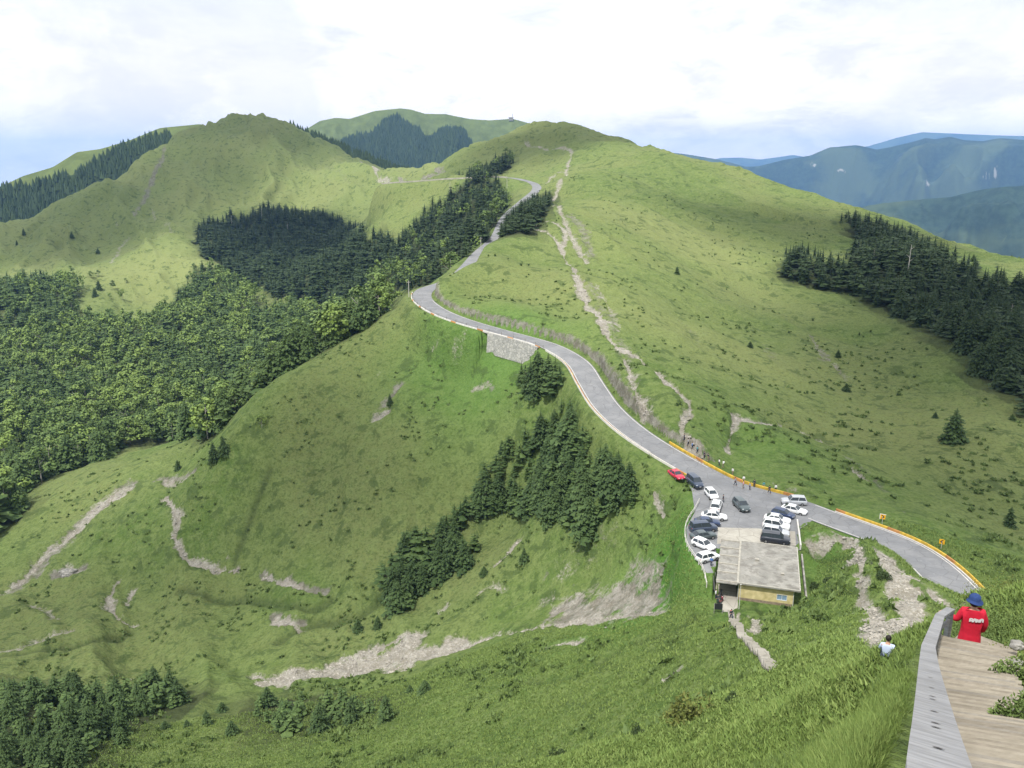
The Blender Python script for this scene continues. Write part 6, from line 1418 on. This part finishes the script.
def gp_(u, v, d): 
    p = from_d(u, v, d); p.z = ground(p.x, p.y)-.05; return p
for i, (u, v, d, w, h, m, lb) in enumerate([
  (1043,700,8.4,.42,.58,M_SHL,'bushy green shrub overhanging the right side of the boardwalk'),(1040,662,11.5,.5,.6,M_SHL,'green shrub behind the overhanging one, right of the boardwalk'),
  (1040,620,16,1.0,1.0,M_SHY,'yellowish shrub on the slope to the right of the red jacket'),(1000,612,19.5,1.1,.9,M_SHL,'green shrub just behind the person in the red jacket'),(1022,600,22,1.3,1.0,M_SHL,'wide green shrub on the mound beyond the red jacket'),(990,596,23,1.2,.8,M_SHL,'shrub on the mound hiding the end of the road'),(966,606,21,.7,.6,M_SHL,'small shrub between the rail end and the mound'),(1030,586,27,1.5,.9,M_SHY,'yellow green shrub on top of the mound at the right edge'),
  (930,622,17.5,.28,.35,M_SHD,'small dark shrub left of the rail end over the scree'),
  (690,716,62,1.6,2.2,M_SHY,'yellow green bush standing alone low on the near slope'),(639,722,66,.8,.9,M_SHD,'small dark bush left of the yellow green bush'),(735,694,62,.7,.5,M_SHD,'low brown green bush right of the yellow green bush'),(676,702,68,1.0,.8,M_SHY,'low yellow shrub left behind the yellow green bush'),(560,742,78,1.0,.8,M_SHD,'low dark shrub near the bottom middle of the near slope'),
  (878,640,45,.8,.6,M_SHD,'low shrub at the lower end of the worn footpath'),(838,537,123,1.3,.8,M_SHD,'low shrub in the middle of the worn ground beside the road'),(822,528,128,1.0,.7,M_SHD,'low shrub at the top of the worn footpath by the road'),(882,585,98,.9,.6,M_SHD,'low shrub between the footpath and the scree')]):
    shrub(gp_(u, v, d), w, h, lb, m, 30+i, q=17000 if d < 13 else 5200 if d < 30 else 900, size=.022 if d < 30 else .10*w)
# stones at the edge of the boardwalk
def rock(p, s, label, seed, m=None):
    r_ = random.Random(seed); import bmesh as bmm; b = bmm.new(); bmm.ops.create_icosphere(b, subdivisions=3, radius=1)
    for v in b.verts:
        n = float(vnoise(np.array(v.co.x*1.3+seed), np.array(v.co.y*1.3+v.co.z*1.7), 5))+.5*float(vnoise(np.array(v.co.x*3+seed), np.array(v.co.y*3+v.co.z*3), 6)); v.co *= 1+.55*n; v.co.x *= s[0]; v.co.y *= s[1]; v.co.z *= s[2]
    me_ = bpy.data.meshes.new('boulder'); b.to_mesh(me_); b.free(); me_.materials.append(m or M_STONE); o = link(bpy.data.objects.new('boulder', me_)); o.location = p; tag(o, label, 'rock'); return o
for i, (u, v, d, s, lb) in enumerate([(1017,645,13.6,.11,'round grey stone at the right end of the topmost boards'),(1017,664,12.2,.09,'small pinkish grey stone below the round stone beside the boards'),(1020,716,8.6,.08,'dark stone half hidden by grass at the lower right of the boardwalk')]):
    p = from_d(u, v, d); rock(p, (s, s, s*.8), lb, i)
for i, (u, v, px, lb) in enumerate([(68,572,13,'dark grey boulder slab in the grass right of the left gully'),(662,575,4,'pale boulder at the upper edge of the brown scree'),(640,574,3,'small pale boulder left of the upper scree boulder'),(606,628,3,'pale rock at the middle of the brown scree'),(704,516,2,'white stone at the outer corner of the lot')]):
    p = pick(u, v, 90, 300); d = proj(p.x, p.y, p.z)[2]; s = px*d/F*.5; rock(p, (s*1.3, s, s*.6), lb, 10+i)
# stones of the scree and of the path: nobody could count them
T = []; g_ = np.random.default_rng(4); tot = 0
cand = np.argwhere((M_bare > .75)&(RR > 40)&(RR < 420)); wgt = None
cand = cand[g_.integers(0, len(cand), 9000)]
ico = np.array([(0,0,1),(1,0,0),(0,1,0),(-1,0,0),(0,-1,0)], float); icf = [(0,1,2),(0,2,3),(0,3,4),(0,4,1)]
for i, j in cand:
    r = RR[i, j]; s = g_.uniform(.08, .34)*min(1.6, max(.6, r/140)); P_ = ico*s*g_.uniform(.6, 1.3, (5, 3))*[1, 1, .7]; a = g_.uniform(0, 6); ca, sa = math.cos(a), math.sin(a)
    o = np.array([GX[i, j]+g_.uniform(-.4, .4), GY[i, j]+g_.uniform(-.4, .4), GZ[i, j]-.03]); Q = np.stack([P_[:, 0]*ca-P_[:, 1]*sa, P_[:, 0]*sa+P_[:, 1]*ca, P_[:, 2]], 1)+o
    for f in icf: T.append([Q[f[0]], Q[f[1]], Q[f[2]]])
M_PEB = mat('scree_stone', (.31, .29, .255), .95, var=.4, scale=.8)
o = link(bpy.data.objects.new('gravel', tri_mesh('gravel', np.array(T, np.float32), M_PEB))); tag(o, 'loose pale stones lying over the scree and the worn paths', 'gravel', None, 'stuff')
# ------------------------------------------------------------------ the air
mb = MB(); mb.box((0, 10500, -700), (44000, 26000, 3002)); hz_ = mb.build('haze', None or M_DARK)
hz_.data.materials.clear(); hm = bpy.data.materials.new('haze'); hm.use_nodes = True; t = hm.node_tree; 
for n in list(t.nodes): t.nodes.remove(n)
out = t.nodes.new('ShaderNodeOutputMaterial'); pv = t.nodes.new('ShaderNodeVolumePrincipled'); pv.inputs['Color'].default_value = (.28, .52, 1.0, 1); pv.inputs['Density'].default_value = float(os.environ.get('HZ', 5.6e-5)); pv.inputs['Anisotropy'].default_value = .0
t.links.new(pv.outputs[0], out.inputs['Volume']); hz_.data.materials.append(hm); tag(hz_, kind='stuff')
# ------------------------------------------------------------------ unseen clouds added towards the sun to shade chosen slopes
sun_el, sun_az = math.radians(60), math.radians(-148)      # azimuth from the viewing direction
sd = Vector((math.sin(sun_az)*math.cos(sun_el), math.cos(sun_az)*math.cos(sun_el), math.sin(sun_el)))
M_CLD = mat('shade_cloud_white', (.85, .86, .88), 1, var=.03, scale=.002, spec=0)
_t = M_CLD.node_tree; _b = _t.nodes['Principled BSDF']; _tr = _t.nodes.new('ShaderNodeBsdfTransparent'); _mx = _t.nodes.new('ShaderNodeMixShader'); _mx.inputs[0].default_value = .32
_t.links.new(_tr.outputs[0], _mx.inputs[1]); _t.links.new(_b.outputs[0], _mx.inputs[2]); _t.links.new(_mx.outputs[0], _t.nodes['Material Output'].inputs['Surface'])
def shade_cloud(px, r0, r1, alt, sx, sy, seed, label):
    import bmesh as bmm
    p = pick(*px, r0, r1); c = p+sd*((alt-p.z)/sd.z); r_ = random.Random(seed); b = bmm.new()
    for k in range(9):
        q_ = bmm.ops.create_icosphere(b, subdivisions=3, radius=1); ox, oy = r_.uniform(-.6, .6)*sx, r_.uniform(-.6, .6)*sy; s = r_.uniform(.35, .7)
        for v in q_['verts']:
            n = 1+.35*float(vnoise(np.array(v.co.x*2+k), np.array(v.co.y*2+v.co.z*3+seed), 5)); v.co *= n; v.co.x = v.co.x*sx*s+ox; v.co.y = v.co.y*sy*s+oy; v.co.z = v.co.z*min(sx, sy)*s*.45
    me_ = bpy.data.meshes.new('shade_cloud'); b.to_mesh(me_); b.free(); me_.materials.append(M_CLD); o = link(bpy.data.objects.new('shade_cloud', me_)); o.location = c; tag(o, kind='stuff')
shade_cloud((300,235), 740, 1100, 1500, 130, 120, 1, '')
shade_cloud((100,215), 900, 1400, 1550, 170, 260, 2, '')
shade_cloud((280,135), 900, 1500, 1600, 210, 150, 3, '')
shade_cloud((920,330), 240, 500, 1480, 90, 110, 4, '')
shade_cloud((560,135), 700, 1000, 1520, 130, 110, 5, '')
shade_cloud((860,230), 400, 800, 1500, 120, 80, 7, '')
shade_cloud((350,440), 200, 300, 1450, 42, 60, 8, '')
shade_cloud((80,590), 180, 320, 1450, 36, 36, 9, '')
shade_cloud((920,470), 120, 260, 1450, 45, 50, 10, '')
# ------------------------------------------------------------------ light, sky, camera
sun_el, sun_az = math.radians(60), math.radians(-148)      # azimuth from the viewing direction, negative = from the left
sd = Vector((math.sin(sun_az)*math.cos(sun_el), math.cos(sun_az)*math.cos(sun_el), math.sin(sun_el)))
sl = bpy.data.lights.new('sun', 'SUN'); sl.energy = 5.0; sl.angle = math.radians(2.5); sl.color = (1, .96, .9)
so = link(bpy.data.objects.new('sun', sl)); so.rotation_euler = sd.to_track_quat('Z', 'Y').to_euler()
wd = bpy.data.worlds.new('World'); bpy.context.scene.world = wd; wd.use_nodes = True; t = wd.node_tree; g = G(t)
bg = t.nodes['Background']; sky = t.nodes.new('ShaderNodeTexSky'); sky.sky_type = 'NISHITA'; sky.sun_disc = False; sky.sun_elevation = sun_el; sky.sun_rotation = sun_az; sky.altitude = 3200
tc = t.nodes.new('ShaderNodeTexCoord'); vec = tc.outputs['Generated']
sepx = t.nodes.new('ShaderNodeSeparateXYZ'); t.links.new(vec, sepx.inputs[0])
# cloud deck seen in perspective: direction divided by its height
hz = g.math('ADD', g.math('MAXIMUM', sepx.outputs['Z'], 0), .40)
cx = g.math('DIVIDE', sepx.outputs['X'], hz); cy = g.math('DIVIDE', sepx.outputs['Y'], hz)
cmb = t.nodes.new('ShaderNodeCombineXYZ'); t.links.new(cx, cmb.inputs[0]); t.links.new(cy, cmb.inputs[1]); t.links.new(g.math('MULTIPLY', sepx.outputs['Z'], 2.2), cmb.inputs[2])
n1 = g.noise(cmb.outputs[0], 1.9, 7, .6, .3); n2 = g.noise(cmb.outputs[0], 4.6, 8, .62, .4); n3 = g.noise(vec, 3.0, 7, .6, .2)
grey = g.math('MULTIPLY', g.ramp(n1, .44, .58), g.ramp(n2, .36, .62, .35, 1))
cl_w = g.mix(grey, (11.7, 11.7, 11.4), (8.3, 8.5, 8.55))
cl_w = g.mix(g.ramp(n3, .50, .62, 0, .7), cl_w, (8.4, 8.6, 8.7))
gap = g.ramp(g.math('ADD', n1, g.math('MULTIPLY', n2, .35)), .40, .52, .03, 0)
colr = g.mix(gap, cl_w, g.mix(1.0, sky.outputs['Color'], (1.9, 1.9, 1.9), 'MULTIPLY'))
colr = g.mix(g.ramp(sepx.outputs['Z'], .0, .22, 1, 0), colr, g.mix(1.0, colr, (1.46, 1.27, 1.05), 'MULTIPLY'))
t.links.new(colr, bg.inputs['Color']); bg.inputs['Strength'].default_value = .11
cam = bpy.data.cameras.new('camera'); co = link(bpy.data.objects.new('camera', cam)); co.location = (0, 0, 0); co.rotation_euler = (PI/2-P, 0, 0)
cam.sensor_width = 36; cam.lens = 36*F/1024; cam.clip_start = .05; cam.clip_end = 120000
sc = bpy.context.scene; sc.camera = co
sc.view_settings.view_transform = 'Standard'; sc.view_settings.look = 'None'; sc.view_settings.exposure = 0.02; sc.view_settings.gamma = 1
sc.render.engine = 'CYCLES'; sc.cycles.max_bounces = 5; sc.cycles.diffuse_bounces = 2; sc.cycles.glossy_bounces = 2; sc.cycles.transparent_max_bounces = 16; sc.cycles.use_denoising = True
sc.cycles.volume_bounces = 1
